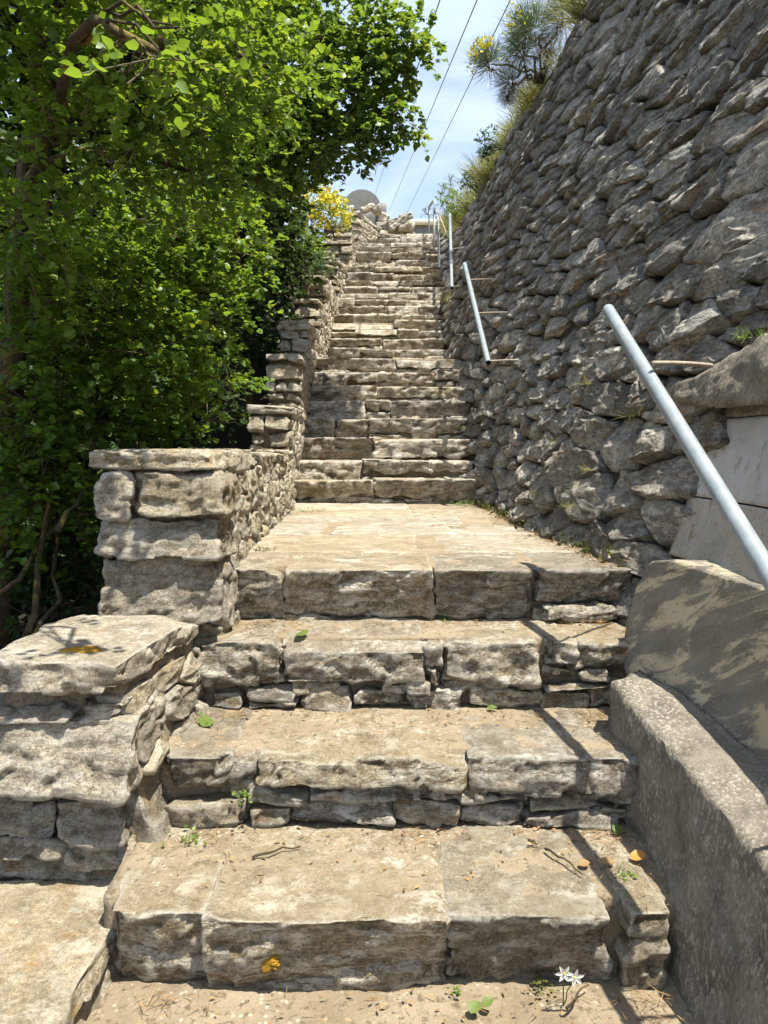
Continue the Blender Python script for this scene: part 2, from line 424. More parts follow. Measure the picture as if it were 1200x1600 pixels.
M['rebar'] = simple_noise_mat('rusty_bar', (.24, .185, .13), (.42, .37, .30), 30, [(120, .5, .002)])
M['pipe_shade_plug'] = simple_noise_mat('painted_pipe_shade', (.01, .01, .01), (.02, .02, .02), 10, [])  # near-black plug that paints the shade inside the open pipe mouth
M['bark'] = simple_noise_mat('bark', (.035, .026, .016), (.11, .085, .05), 12, [(25, .9, .02), (90, .8, .006)],
    extra=lambda b, P, c: b.mix(b.math('MULTIPLY', b.mr(b.noise(P, 8, 4, .6), .52, .62), .8), c, (.24, .185, .055)))
M['twig'] = simple_noise_mat('twig', (.07, .055, .035), (.17, .145, .10), 20, [(60, .5, .003)])
M['cement'] = simple_noise_mat('grey_cement', (.15, .148, .14), (.21, .207, .195), 2.2, [(14, .4, .02)])
M['white'] = simple_noise_mat('white_limewash', (.72, .72, .70), (.82, .81, .79), 5, [(20, .3, .01)])
M['greywall'] = simple_noise_mat('grey_render', (.17, .17, .175), (.22, .22, .225), 5, [(20, .3, .01)])
M['cable'] = simple_noise_mat('cable_sheath', (.16, .16, .17), (.2, .2, .21), 5, [])

def leaf_mat(name, a, b_, tr, trans=.42, rough=.42, spec=.4):
    b = NB(name); at = b.n('ShaderNodeAttribute', attribute_name='var'); v = at.outputs['Fac']
    c = b.ramp(v, [(0., a), (.55, b_), (.9, tuple(x * 1.25 for x in b_)), (1., (b_[0] * 1.7, b_[1] * 1.3, b_[2]))])
    t = b.ramp(v, [(0., tuple(x * .65 for x in tr)), (.6, tr), (1., (tr[0] * 1.5, tr[1] * 1.15, tr[2]))])
    pr = b.n('ShaderNodeBsdfPrincipled'); b.link(c, pr.inputs['Base Color']); pr.inputs['Roughness'].default_value = rough; pr.inputs['Specular IOR Level'].default_value = spec
    tl = b.n('ShaderNodeBsdfTranslucent'); b.link(t, tl.inputs['Color'])
    ms = b.n('ShaderNodeMixShader'); ms.inputs[0].default_value = trans
    b.link(pr.outputs[0], ms.inputs[1]); b.link(tl.outputs[0], ms.inputs[2]); b.link(ms.outputs[0], b.out.inputs['Surface'])
    return b.m
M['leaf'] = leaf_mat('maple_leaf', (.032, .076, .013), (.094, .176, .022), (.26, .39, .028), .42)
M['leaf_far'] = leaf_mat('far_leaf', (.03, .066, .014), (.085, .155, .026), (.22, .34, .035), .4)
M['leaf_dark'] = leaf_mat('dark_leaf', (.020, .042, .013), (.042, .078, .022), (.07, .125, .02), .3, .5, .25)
M['broom'] = leaf_mat('broom_stem', (.045, .085, .025), (.09, .15, .045), (.12, .17, .06), .2)
M['broom_dry'] = leaf_mat('dry_broom_stem', (.12, .10, .065), (.22, .185, .12), (.15, .12, .07), .2)
M['flower_y'] = leaf_mat('yellow_petal', (.52, .46, .03), (.64, .58, .06), (.55, .5, .04), .35)
M['flower_w'] = leaf_mat('white_petal', (.75, .75, .72), (.85, .85, .82), (.6, .6, .55), .3)
M['drygrass'] = leaf_mat('dry_grass', (.15, .16, .055), (.31, .30, .12), (.28, .29, .09), .35)
M['grass'] = leaf_mat('green_grass', (.06, .12, .02), (.14, .22, .04), (.22, .34, .05), .4)
M['litter_brown'] = leaf_mat('dry_leaf', (.14, .085, .035), (.28, .18, .08), (.2, .12, .04), .2)
M['litter_orange'] = leaf_mat('orange_leaf', (.5, .22, .05), (.55, .26, .06), (.5, .2, .03), .3)
M['litter_green'] = leaf_mat('fallen_green_leaf', (.09, .13, .03), (.13, .18, .045), (.2, .26, .05), .3)
M['moss'] = leaf_mat('moss', (.05, .06, .018), (.11, .11, .03), (.1, .1, .03), .2)
M['lichen'] = simple_noise_mat('orange_lichen', (.22, .13, .025), (.40, .225, .02), 60, [(90, .8, .006)])

# ------------------------------------------------------------------ camera, light, sky
cam = bpy.data.cameras.new('camera'); co = bpy.data.objects.new('camera', cam); COL.objects.link(co)
co.location = (0, 0, EYE); co.rotation_euler = (math.radians(90) - PITCH, 0, 0)
cam.sensor_fit = 'VERTICAL'; cam.sensor_height = 32.0; cam.sensor_width = 24.0; cam.lens = 24.0
cam.clip_end = 600; cam.clip_start = .05
S.camera = co
SUN = Vector((.265, -.21, 1.0)).normalized()
sl = bpy.data.lights.new('sun', 'SUN'); sl.energy = 4.9; sl.angle = math.radians(.53); sl.color = (1, .94, .82)
so = bpy.data.objects.new('sun', sl); COL.objects.link(so); so.rotation_euler = (-SUN).to_track_quat('-Z', 'Y').to_euler(); so.location = (3, 2, 20)
w = bpy.data.worlds.new('World'); S.world = w; w.use_nodes = True
wn = w.node_tree.nodes; wl = w.node_tree.links
bg = wn['Background']
sky = wn.new('ShaderNodeTexSky'); sky.sky_type = 'NISHITA'; sky.sun_disc = False
sky.sun_elevation = math.asin(SUN.z); sky.sun_rotation = math.atan2(SUN.x, SUN.y)
sky.air_density = 1.0; sky.dust_density = 1.2; sky.ozone_density = 1.0; sky.altitude = 200
tc = wn.new('ShaderNodeTexCoord'); mp = wn.new('ShaderNodeMapping'); mp.inputs['Scale'].default_value = (1.6, 1.6, 4.2); mp.inputs['Location'].default_value = (.35, .2, .4)
wl.new(tc.outputs['Generated'], mp.inputs['Vector'])
nz = wn.new('ShaderNodeTexNoise'); nz.inputs['Scale'].default_value = 1.7; nz.inputs['Detail'].default_value = 8; nz.inputs['Roughness'].default_value = .55; nz.inputs['Distortion'].default_value = .6
wl.new(mp.outputs[0], nz.inputs['Vector'])
rp = wn.new('ShaderNodeMapRange'); rp.inputs[1].default_value = .40; rp.inputs[2].default_value = .72; rp.inputs[3].default_value = .22; rp.inputs[4].default_value = .7
wl.new(nz.outputs['Fac'], rp.inputs[0])
mx = wn.new('ShaderNodeMix'); mx.data_type = 'RGBA'; wl.new(rp.outputs[0], mx.inputs[0]); wl.new(sky.outputs[0], mx.inputs[6]); mx.inputs[7].default_value = (6.6, 7.5, 8.7, 1)
wl.new(mx.outputs[2], bg.inputs['Color']); bg.inputs['Strength'].default_value = .100
S.view_settings.view_transform = 'Standard'; S.view_settings.look = 'None'; S.view_settings.gamma = 1; S.view_settings.exposure = 1.14
S.render.engine = 'CYCLES'; S.cycles.max_bounces = 6; S.cycles.diffuse_bounces = 3; S.cycles.glossy_bounces = 2; S.cycles.transmission_bounces = 3
S.cycles.use_denoising = DENOISE
#@@PARTS@@
# ================================================================== measures of the place
tab = lambda xs, ys: (lambda d: np.interp(d, xs, ys))
d1 = at_z(600, 1548, 0.)[1]; z1 = zof(1425, d1)
d2 = at_z(600, 1292, z1)[1]; z2 = zof(1182, d2)
d3 = at_z(600, 1108, z2)[1]; z3 = zof(1003, d3)
d4 = at_z(600, 970, z3)[1]; z4 = zof(888, d4)
dL = at_z(600, 787, z4)[1]
print('steps', d1, z1, d2, z2, d3, z3, d4, z4, dL)
# upper steps: photo row of the front edge, run, left and right end in the photo
UP = []
rows2 = [(754, 462, 737), (720, 469, 732), (688, 476, 728), (654, 481, 724), (628, 484, 722), (603, 487, 721), (581, 489, 720), (559, 497, 711)]
d = dL
for k, (py, a, b) in enumerate(rows2):
    UP.append((d, zof(py, d), xof(a, py, d), xof(b, py, d))); d += .30
dl2 = d + 1.75
UP.append((dl2 - .3, UP[-1][1] + .18, -.84, .86))
rows3 = [(545, 513, 690), (530, 515, 689), (517, 518, 689), (503, 521, 688), (490, 524, 687.5), (479, 528, 686), (467, 531, 686), (457, 535, 687), (448, 539, 690), (439, 541, 691), (428, 544, 692), (416, 547, 693)]
d = dl2
for py, a, b in rows3:
    UP.append((d, zof(py, d), xof(a, py, d), xof(b, py, d))); d += .30
dl3 = d + 1.4
UP.append((dl3 - .3, UP[-1][1] + .25, -.6, 1.15))
rows4 = [(408, 553, 690), (397, 559, 684), (388, 563, 682), (379, 571, 680), (371, 580, 678), (364.5, 590, 675)]
d = dl3
for py, a, b in rows4:
    UP.append((d, zof(py, d), xof(a, py, d), xof(b, py, d))); d += .32
TOPD = d; TOPZ = UP[-1][1]
print('up', [tuple(round(float(q), 2) for q in u) for u in UP], TOPZ, TOPD)
pd = [0, d1 - .01, d1 + .2, d4 + .2, dL]; pz = [0, 0, z1, z4, z4]
for u in UP: pd += [u[0] + .01]; pz += [u[1] - .1]
prof = tab(pd + [TOPD, TOPD + 3, 60], pz + [TOPZ, TOPZ, TOPZ + 9])
STL = [(.5, -.70), (d1, -.70), (d2, -.70), (d3, -.69), (d4, -.66), (dL, -.83)] + [(u[0], u[2]) for u in UP if True]
STR = [(.5, .82), (d1, .80), (d2, .88), (d3, 1.0), (d4, 1.06), (5, .95), (dL, .84)] + [(u[0], u[3]) for u in UP]
left_x = tab(*zip(*STL)); right_x = tab(*zip(*STR))

# ================================================================== ground and slopes (setting)
def ground_sheet(name, xs, ys, zf, mat, amp=.03, frq=3., kind='structure'):
    X, Y = np.meshgrid(xs, ys); Z = zf(X, Y)
    p = np.stack([X, Y, Z], -1).reshape(-1, 3)
    Z = Z + (amp * fbm(p * frq, 4)).reshape(Z.shape)
    a = Acc(); grid_sheet(a, X, Y, Z); return tag(build(a, name, mat), kind=kind)
ground_sheet('ground', np.linspace(-1.6, 1.6, 90), np.linspace(-2.5, d1 + .25, 110), lambda X, Y: X * 0 + .0, M['dirt'], .022, 6.)
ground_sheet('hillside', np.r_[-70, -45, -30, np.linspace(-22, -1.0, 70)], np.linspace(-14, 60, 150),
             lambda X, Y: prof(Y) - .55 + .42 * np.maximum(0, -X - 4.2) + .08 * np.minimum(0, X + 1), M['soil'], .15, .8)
ground_sheet('lower_field', np.linspace(-70, 70, 40), np.linspace(-70, -2.4, 30), lambda X, Y: X * 0 - .25, M['dirt'], .15, .3)

# ================================================================== right retaining wall
WT = EYE + 4.6
wfoot = tab(*zip(*([(0, .98), (2.2, 1.05), (3.3, 1.07), (5, .97), (dL, .86), (9, .88), (11.6, .87), (13.4, .95), (15, 1.13), (17, 1.19), (20, 1.25)])))
wtop = tab([0, 4, 8, 11.5, 15.4, 17, 20], [2.85, 2.78, 2.18, 1.88, 1.66, 1.5, 1.42])
wheight = lambda d: np.maximum(WT, prof(d) + .30)
def wallx(d, z):
    zf = prof(d); t = (z - zf) / np.maximum(wheight(d) - zf, .25)
    return wfoot(d) + t * (wtop(d) - wfoot(d))
def wallmap(u, v, w):
    x = wallx(u, v) + .05 * np.sin(u * 2.1 + v) * .5
    return np.stack([x - .955 * w, u, v + .29 * w], 1)
def voronoi_cells(seeds, inset, ys=2.0, reach=1.0):
    P = np.array(seeds) * np.array([1, ys]); out = []
    for i, p in enumerate(P):
        dd = np.hypot(*(P - p).T); nb = np.argsort(dd)[1:16]
        poly = [p + np.array(q) for q in ((-reach, -reach), (reach, -reach), (reach, reach), (-reach, reach))]
        for j in nb:
            dv = P[j] - p; L = np.hypot(*dv); n = dv / L; lim = L / 2 - inset
            new = []
            for a in range(len(poly)):
                A, B = poly[a], poly[(a + 1) % len(poly)]
                fa, fb = (A - p) @ n - lim, (B - p) @ n - lim
                if fa <= 0: new.append(A)
                if fa * fb < 0: new.append(A + (B - A) * fa / (fa - fb))
            poly = new
            if len(poly) < 3: break
        out.append(np.array(poly) / np.array([1, ys]) if len(poly) >= 3 else None)
    return out
wall_t = thing('retaining_wall', 'tall battered dry-stone retaining wall of dark grey rubble rising along the right of the steps', 'stone wall', (1.6, 6, 0))
rg = np.random.default_rng(3)
seeds = []
v = -.5; row = 0
while v < WT + .8:
    big = v < EYE + .55
    hgt = rg.uniform(.11, .26) if big else rg.uniform(.06, .185)
    u = .7 + rg.random() * .3
    while u < 19.6:
        L = (rg.uniform(.22, .5) if big else rg.uniform(.28, .85)) if rg.random() < .82 else rg.uniform(.12, .25)
        uu = u + L / 2
        vv = v + hgt / 2 + .06 * math.sin(uu * 1.1 + row * .15) + .03 * math.sin(uu * 3.1 + v * 3) + rg.normal(0, .03 if big else .02)
        if vv > prof(uu) - .3 and vv < wheight(uu) + .02 and not (rg.random() < .06):
            seeds.append((uu, vv))
            if rg.random() < .08: seeds.append((uu + L * .5, vv + hgt * .5))
        u += L
    v += hgt; row += 1
print('wall seeds', len(seeds))
cells = voronoi_cells(seeds, .007, 3.0, .6)
wa = Acc()
for (u, v), c in zip(seeds, cells):
    if c is None or v > wheight(u) - .04: continue
    if np.ptp(c[:, 0]) > .95 or np.ptp(c[:, 1]) > .5: continue
    if c[:, 1].max() > wheight(u) + .08: continue
    near = u < 5.5
    if (u < 3.10 and v < 1.9) or (u < 3.4 and 1.68 < v < 1.86): continue
    # schist slabs dip a little down the hill
    sh = rg.normal(.03, .06); c = c.copy(); c[:, 1] += (c[:, 0] - u) * sh
    tv = rg.normal(-.14, .16); tu = rg.normal(0, .05); cc0 = c.mean(0)
    mpf = lambda uu, vv, ww, tv=tv, tu=tu, cc0=cc0: wallmap(uu, vv, ww + np.clip(tv * (vv - cc0[1]) + tu * (uu - cc0[0]), -.03, .03))
    prism_stone(wa, c, mpf, H=rg.uniform(.010, .042), back=.14, nseg=64 if near else (36 if u < 9 else 24), amp=.014, tilt=rg.uniform(.04, .2), soft=.045, facets=3, edge=.965, layer=.9,
                rings=(.2, .4, .58, .72, .83, .91, .97, 1.) if near else ((.3, .55, .75, .9, 1.) if u < 9 else (.4, .75, 1.)), seed=int(rg.integers(1 << 30)))
build(wa, 'stone_face', M['wall'], wall_t)
# earth behind the stones and the filled top of the wall
a = Acc(); us = np.linspace(.5, 20, 160); ts = np.linspace(0, 1, 30)
U, Tt = np.meshgrid(us, ts); ZZ = (prof(U) - .35) + Tt * (wheight(U) - prof(U) + .33)
V3 = wallmap(U.ravel(), ZZ.ravel(), np.full(U.size, -.05) + .02 * fbm(np.stack([U.ravel() * 6, ZZ.ravel() * 6, U.ravel() * 0], 1), 3))
grid_sheet(a, V3[:, 0].reshape(U.shape), V3[:, 1].reshape(U.shape), V3[:, 2].reshape(U.shape)); build(a, 'earth_fill', M['gap'], wall_t)
X, Y = np.meshgrid(np.r_[0, .15, .4, .8, 1.5, 3, 6, 12, 25, 50], np.linspace(-2, 60, 120))
Z = wheight(np.minimum(Y, 19)) - .02 + np.maximum(0, Y - 19) * .2 + .16 * X
Z = Z + (.06 * fbm(np.stack([X, Y, Z], -1).reshape(-1, 3) * 2, 3)).reshape(Z.shape)
a = Acc(); grid_sheet(a, X + wtop(Y) - .02 + .04, Y, Z); tag(build(a, 'upper_terrace', M['drygrass_soil']), kind='structure')
ground_sheet('hilltop', np.linspace(-12, 14, 70), np.linspace(TOPD + .25, 60, 60), lambda X, Y: TOPZ - .05 + np.maximum(0, Y - TOPD - 2) * .2, M['drygrass_soil'], .06, 1.)

# ================================================================== lower steps
fl1 = thing('stone_steps', 'four big rough stone steps in front, leading up to the flagged landing', 'steps', (0, d1, 0))
def core(parent, d0, dE, zt, zb, xl, xr, drop=.003, back=.075):
    a = Acc(); box_stone(a, (xl - .12, xr + .14), (d0 + back, dE + .12), (zb - .08, zt - drop), res=.035, r=.008, amp=.012, cuts=0, jit=0, flat_top=True, strat=.1, maxn=60)
    return build(a, 'mortar_bed', M['dirt'], parent)
def px_block(acc, d, x0, x1, y0, y1, depth, ztop=None, front=0., **kw):
    xa, xb = xof(x0, (y0 + y1) / 2, d), xof(x1, (y0 + y1) / 2, d)
    zt = zof(y0, d) if ztop is None else ztop; zb = zof(y1, d)
    box_stone(acc, (xa, xb), (d + front, d + depth), (zb, zt), **kw)
def step_from(parent, name, d, z, dn, zb, xl, xr, treads, risers):
    st = thing(name, None, None, (0, d, zb)); st.parent = parent; st.location = Vector((0, d, zb)) - world_loc(parent)
    core(st, d, dn, z, zb, xl, xr)
    for t in treads:
        x0, x1, y0, y1 = t[:4]; kw = dict(t[4]) if len(t) > 4 else {}
        hang = kw.pop('hang', .0); fr = kw.pop('front', 0.)
        a = Acc(); px_block(a, d, x0, x1, y0, y1, dn - d + .06, ztop=z + kw.pop('dz', 0.), front=fr, res=.0115, r=kw.pop('r', .011), amp=kw.pop('amp', .0145), cuts=kw.pop('cuts', 7), jit=.007, flat_top=True, hang=hang, maxn=110, **kw)
        build(a, 'tread_block', M['step'], st)
    for t in risers:
        x0, x1, y0, y1 = t[:4]; kw = dict(t[4]) if len(t) > 4 else {}
        a = Acc(); px_block(a, d, x0, x1, y0, y1, kw.pop('depth', .16), front=kw.pop('front', .0), res=.009, r=.005, amp=.0095, cuts=6, jit=.010, hang=kw.pop('hang', .006), **kw)
        build(a, 'riser_stone', M['step'], st)
    return st
step_from(fl1, 'step', d1, z1, d2, 0, -.70, .80,
    [(168, 324, 1425, 1566, dict(seed=11, front=.02, hang=-.03)), (322, 700, 1420, 1585, dict(seed=12, front=-.01, hang=-.042)), (698, 955, 1405, 1570, dict(seed=13, front=.015, hang=-.04)), (962, 1044, 1425, 1552, dict(seed=14, front=.0, hang=-.005))],
    [(205, 560, 1545, 1600, dict(front=.03, hang=.0)), (560, 820, 1556, 1610, dict(front=.0)), (820, 1030, 1545, 1600, dict(front=.045))])
step_from(fl1, 'step', d2, z2, d3, z1, -.70, .88,
    [(246, 356, 1182, 1238, dict(seed=21, hang=-.01)), (352, 404, 1180, 1240, dict(seed=22, front=.03)), (400, 731, 1182, 1232, dict(seed=23, hang=.018, front=-.02, amp=.015)), (733, 1008, 1182, 1244, dict(seed=24, hang=.006, front=-.01))],
    [(252, 386, 1252, 1288), (354, 410, 1232, 1252, dict(front=.03)), (390, 482, 1238, 1254), (484, 540, 1237, 1251), (538, 694, 1233, 1252), (692, 735, 1228, 1252, dict(front=.02)), (392, 450, 1256, 1287), (452, 612, 1252, 1288, dict(front=.008)), (612, 718, 1255, 1288), (718, 822, 1254, 1289, dict(front=.01)), (722, 826, 1240, 1254), (824, 962, 1270, 1296, dict(front=-.02)), (826, 950, 1246, 1268, dict(front=.012)), (952, 996, 1218, 1258, dict(front=.0)), (925, 1000, 1260, 1284)])
step_from(fl1, 'step', d3, z3, d4, z2, -.69, 1.0,
    [(300, 442, 1003, 1072, dict(seed=31, cuts=14)), (446, 666, 1003, 1066, dict(seed=32, hang=.012)), (666, 692, 1000, 1045, dict(seed=33, front=.012)), (690, 842, 1003, 1070, dict(seed=34, hang=.014)), (846, 901, 1005, 1037, dict(seed=35)), (903, 1004, 1000, 1058, dict(seed=36))],
    [(322, 382, 1080, 1106), (384, 464, 1074, 1096), (410, 452, 1046, 1074, dict(front=.03)), (462, 525, 1067, 1080, dict(front=.01)), (470, 552, 1080, 1108), (554, 628, 1080, 1108, dict(front=.008)), (596, 670, 1067, 1083), (634, 726, 1080, 1106), (668, 690, 1048, 1076), (738, 850, 1078, 1110, dict(front=.01)), (692, 846, 1070, 1082, dict(front=.02)), (850, 896, 1040, 1062), (848, 955, 1066, 1082), (903, 956, 1050, 1064, dict(front=.008)), (852, 926, 1084, 1114), (926, 985, 1060, 1112, dict(front=.03)), (386, 460, 1096, 1108, dict(front=-.01))])
landing_z = z4
step_from(fl1, 'step', d4, z4, d4 + .5, z3, -.66, 1.06,
    [(360, 441, 888, 974, dict(seed=41, hang=-.03)), (444, 678, 888, 968, dict(seed=42, hang=-.04)), (680, 834, 888, 968, dict(seed=43, hang=-.036)), (836, 992, 888, 946, dict(seed=44, hang=-.036))],
    [(850, 962, 945, 968, dict(front=-.05)), (440, 520, 962, 976, dict(front=.0)), (834, 992, 946, 968, dict(front=.03))])

# landing: big worn flags
ld = thing('stone_landing', 'flat flagged landing of worn pale slabs between the lower and middle steps', 'landing', (0, 5, z4 - .1))
a = Acc(); box_stone(a, (-.98, 1.2), (d4 + .4, dL + .2), (z4 - .3, z4 - .004), res=.05, r=.01, amp=.01, cuts=0, jit=0, flat_top=True, strat=.1, maxn=90); build(a, 'mortar_bed', M['dirt'], ld)
yy = d4 + .52; rgl = np.random.default_rng(5)
while yy < dL - .05:
    dy = rgl.uniform(.5, .9); dy = min(dy, dL + .03 - yy) if dL - yy - dy > .3 else dL + .03 - yy
    xa, xb = left_x(yy) - .05, right_x(yy) + .06; n = rgl.integers(2, 4); cx = np.sort(rgl.uniform(.22, .78, n - 1)) * (xb - xa) + xa
    cx = np.r_[xa, cx, xb]
    for i in range(n):
        if cx[i + 1] - cx[i] < .15: continue
        a = Acc(); box_stone(a, (cx[i] + .006, cx[i + 1] - .006), (yy + .006, yy + dy - .006), (z4 - .1, z4 + rgl.normal(0, .005)), res=.022, r=.012, amp=.011, cuts=4, jit=.012, flat_top=True, strat=.2, maxn=70, seed=int(rgl.integers(1 << 30)))
        build(a, 'flagstone', M['tread'], ld)
    yy += dy

# upper flights
def flight(th, steps, d_after, first_zb):
    rgf = np.random.default_rng(int(steps[0][0] * 100)); zb = first_zb
    for k, (d, z, xl, xr) in enumerate(steps):
        dn = steps[k + 1][0] if k + 1 < len(steps) else d_after
        st = thing('step', None, None, (0, d, zb)); st.parent = th; st.location = Vector((0, d, zb)) - world_loc(th)
        core(st, d, dn, z, zb - .05, xl, xr, back=.08)
        x = xl - .05; h = z - zb
        res = .020 if d < 9.5 else .03
        while x < xr + .02:
            L = rgf.uniform(.30, 1.05); 
            if xr - x - L < .2: L = xr + .06 - x
            thin = rgf.uniform(.45, .75) if rgf.random() < .55 else 1.
            zl = z - h * thin
            a = Acc()
            kw = dict(res=res, r=.010, amp=.019, cuts=5, flat_top=True, jit=.016)
            box_stone(a, (x + .006, x + L - .008), (d + rgf.normal(-.02, .034), dn + .06), (zl + .004, z + rgf.normal(0, .017)), hang=rgf.normal(-.012, .022), seed=int(rgf.integers(1 << 30)), maxn=60, **kw)
            build(a, 'tread_block', M['step'], st)
            if thin < .95:
                a = Acc(); xx = x
                while xx < x + L - .03:
                    l2 = min(rgf.uniform(.18, .6), x + L - xx)
                    if l2 > .05: box_stone(a, (xx + .005, xx + l2 - .005), (d + rgf.uniform(.0, .04), d + .2), (zb - .02, zl - .006), res=res, r=.012, amp=.012, cuts=4, jit=.01, seed=int(rgf.integers(1 << 30)), maxn=40)
                    xx += l2
                build(a, 'riser_stone', M['step'], st)
            x += L
        zb = z
fl2 = thing('stone_steps', 'middle flight of eight narrow stone steps just beyond the flagged landing', 'steps', (0, UP[0][0], z4)); flight(fl2, UP[:8], UP[8][0] + .05, z4)
fl3 = thing('stone_steps', 'long upper flight of stone steps past the stepped wall and the middle handrails', 'steps', (0, UP[8][0], UP[7][1])); flight(fl3, UP[8:21], UP[21][0] + .05, UP[7][1])
fl4 = thing('stone_steps', 'topmost short flight of sunlit stone steps under the rubble heap', 'steps', (0, UP[21][0], UP[20][1])); flight(fl4, UP[21:], TOPD + .5, UP[20][1])

# ================================================================== left parapet, stepped
def side_cells(acc, d0, d1_, zlo, zhi, xin, rgp, lod, ht=(.07, .16), ln=(.12, .42), mat=None, H=(.008, .026)):
    sd = []; v = 0.
    zmin = min(zlo(d0), zlo(d1_)) - .1; zmax = zhi
    v = zmin
    while v < zmax - .03:
        h = rgp.uniform(*ht); u = d0 - rgp.random() * .1
        while u < d1_:
            L = rgp.uniform(*ln); uu = u + L / 2; vv = v + h / 2 + rgp.normal(0, .018)
            if vv > zlo(uu) - .1 and vv < zmax: sd.append((uu, vv))
            u += L
        v += h
    cl = voronoi_cells(sd, .004, 2.0, .5)
    mp = lambda u, v, w: np.stack([xin(u, v) + w, u, v], 1)
    for (u, v), c in zip(sd, cl):
        if c is None: continue
        c = np.clip(c, [d0 + .0, zmin - .1], [d1_, zmax])
        if np.ptp(c[:, 0]) < .03 or np.ptp(c[:, 1]) < .02: continue
        prism_stone(acc, c[::-1] if False else c, mp, H=rgp.uniform(*H), back=.1, nseg=44 if lod == 0 else 24, amp=.013, tilt=rgp.uniform(.06, .25), soft=.12, edge=.9,
                    rings=(.2, .4, .58, .72, .84, .92, 1.) if lod == 0 else (.35, .7, .9, 1.), seed=int(rgp.integers(1 << 30)))
def flip(acc):
    acc.q = [q[:, ::-1] for q in acc.q]; acc.t = [t[:, ::-1] for t in acc.t]
def parapet(label, xl, d0, d1_, zt, xin, zlo, seed, coping=.10, end=None, lod=1, endrows=None, cop_len=None, zbase=None, lip=.0):
    rgp = np.random.default_rng(seed); zb = (zlo(d0) - .2) if zbase is None else zbase
    t = thing('parapet_wall', label, 'parapet', ((xl + xin(d0, zt)) / 2, d0, zb), 'stepped parapet wall sections along the left of the steps')
    xr0 = xin(d0, zt)
    a = Acc()
    def warp(p):
        q = p.copy(); q[:, 0] += np.where(p[:, 0] > (xl + xr0) / 2, 1, 0) * (xin(p[:, 1], p[:, 2]) - xr0); return q
    box_stone(a, (xl + .04, xr0 - .03), (d0 + .075, d1_ + .05), (zb, zt - coping * .5), res=.05 if lod else .03, r=.01, amp=.012, cuts=0, jit=0, strat=.1, corners=warp, maxn=90)
    build(a, 'mortar_core', M['mortar'], t)
    res = .011 if lod == 0 else .02
    # coping slabs
    y = d0 - .02; first = True
    while y < d1_ - .02:
        L = (cop_len if (first and cop_len) else rgp.uniform(.45, .85)); L = d1_ - y if d1_ - y - L < .25 else L
        a = Acc(); box_stone(a, (xl - .01, xr0 + .006 + lip), (y + .016, y + L - .006), (zt - coping * rgp.uniform(.85, 1.15), zt + (0 if first else rgp.normal(-.01, .012))), res=res, r=.006, amp=.0115, strat=1.1, cuts=6, jit=.015, flat_top=True, corners=warp, seed=int(rgp.integers(1 << 30)), maxn=95)
        build(a, 'coping_stone', M['parapet'], t); y += L; first = False
    # end face towards the lower steps
    ewarp = None
    if endrows is None:
        ewarp = warp; endrows = []; z = zt - coping - .008
        while z > zb + .03:
            h = min(rgp.uniform(.09, .17), z - zb); n = rgp.integers(1, 4) if h < .13 else rgp.integers(1, 3)
            cx = np.r_[0, np.sort(rgp.uniform(.25, .75, n - 1)), 1] if n > 1 else np.array([0, 1.])
            for i in range(n): endrows.append((xl + cx[i] * (xr0 - xl), xl + cx[i + 1] * (xr0 - xl), z - h + .008, z, rgp.uniform(.22, .38), rgp.uniform(-.025, .015)))
            z -= h
    for r in endrows:
        x0, x1, za, zc, dep, fr = r[:6]; kw = r[6] if len(r) > 6 else {}
        if x1 - x0 < .05: continue
        a = Acc(); box_stone(a, (x0 + .006, x1 - .006), (d0 + fr, d0 + dep), (za, zc), res=res, r=.006, amp=.0115, strat=1.2, cuts=7, jit=.012, corners=ewarp, seed=int(rgp.integers(1 << 30)), hang=kw.get('hang', .02), var=kw.get('var'), maxn=95)
        build(a, 'end_stone', M['parapet'], t)
    a = Acc(); side_cells(a, d0 + (.06 if lod == 0 else .2), d1_, zlo, zt - coping - .005, lambda u, v: xin(u, v) - .012, rgp, lod)
    if a.n:
        build(a, 'side_stones', M['parapet'], t)
    return t
# first (lowest) blocks
dA = 2.36; zA = float(at_d(160, 1036, dA)[2]); xA0 = float(at_d(160, 1036, dA)[0]); pb = at_z(309, 962, zA); print('L2', dA, zA, xA0, pb)
dB = 3.03
def xin2(u, v): 
    top = np.interp(u, [dA, dB], [xA0 + .03, -.745]); return top + (zA - v) * np.interp(u, [2.0, dA, dB], [.24, .20, .08])
zl1 = float(at_d(60, 1372, dA)[2]); print('L1', zl1)
def E2(x0, x1, y0, y1, dep=.3, fr=0., dd=dA, **kw):
    ym = (y0 + y1) / 2; return (xof(x0, ym, dd), xof(x1, ym, dd), zof(y1, dd), zof(y0, dd), dep, fr, kw)
parapet('lowest parapet block at the bottom left corner, flat top level with the first step', -1.45, 1.2, dA + .02, zl1, lambda u, v: -.825 + (zl1 - v) * .45, lambda u: 0., 101, coping=.085, lod=0, zbase=-.05, cop_len=.42)
parapet('second parapet block from the bottom, broad slab top with an orange lichen patch', -1.27, dA, dB, zA, xin2, lambda u: prof(u) * .0 + np.interp(u, [2.3, d2, d2 + .05, d3], [z1, z1, z2, z2]) - .02, 102, coping=.115, lod=0, zbase=zl1 - .1, cop_len=1.2,
    endrows=[E2(-90, 110, 1108, 1128, .3, .03), E2(112, 190, 1098, 1126, .3, .03, hang=.0), E2(-90, 212, 1130, 1232, .32, -.03, hang=.035, var=.97), E2(-90, 40, 1250, 1318, .3, .02), E2(38, 84, 1262, 1322, .25, .02), E2(80, 196, 1236, 1312, .3, -.005, hang=.02), E2(-90, 110, 1318, 1346, .3, -.02), E2(108, 205, 1312, 1362, .3, .0), E2(-90, 190, 1348, 1384, .3, .03)])
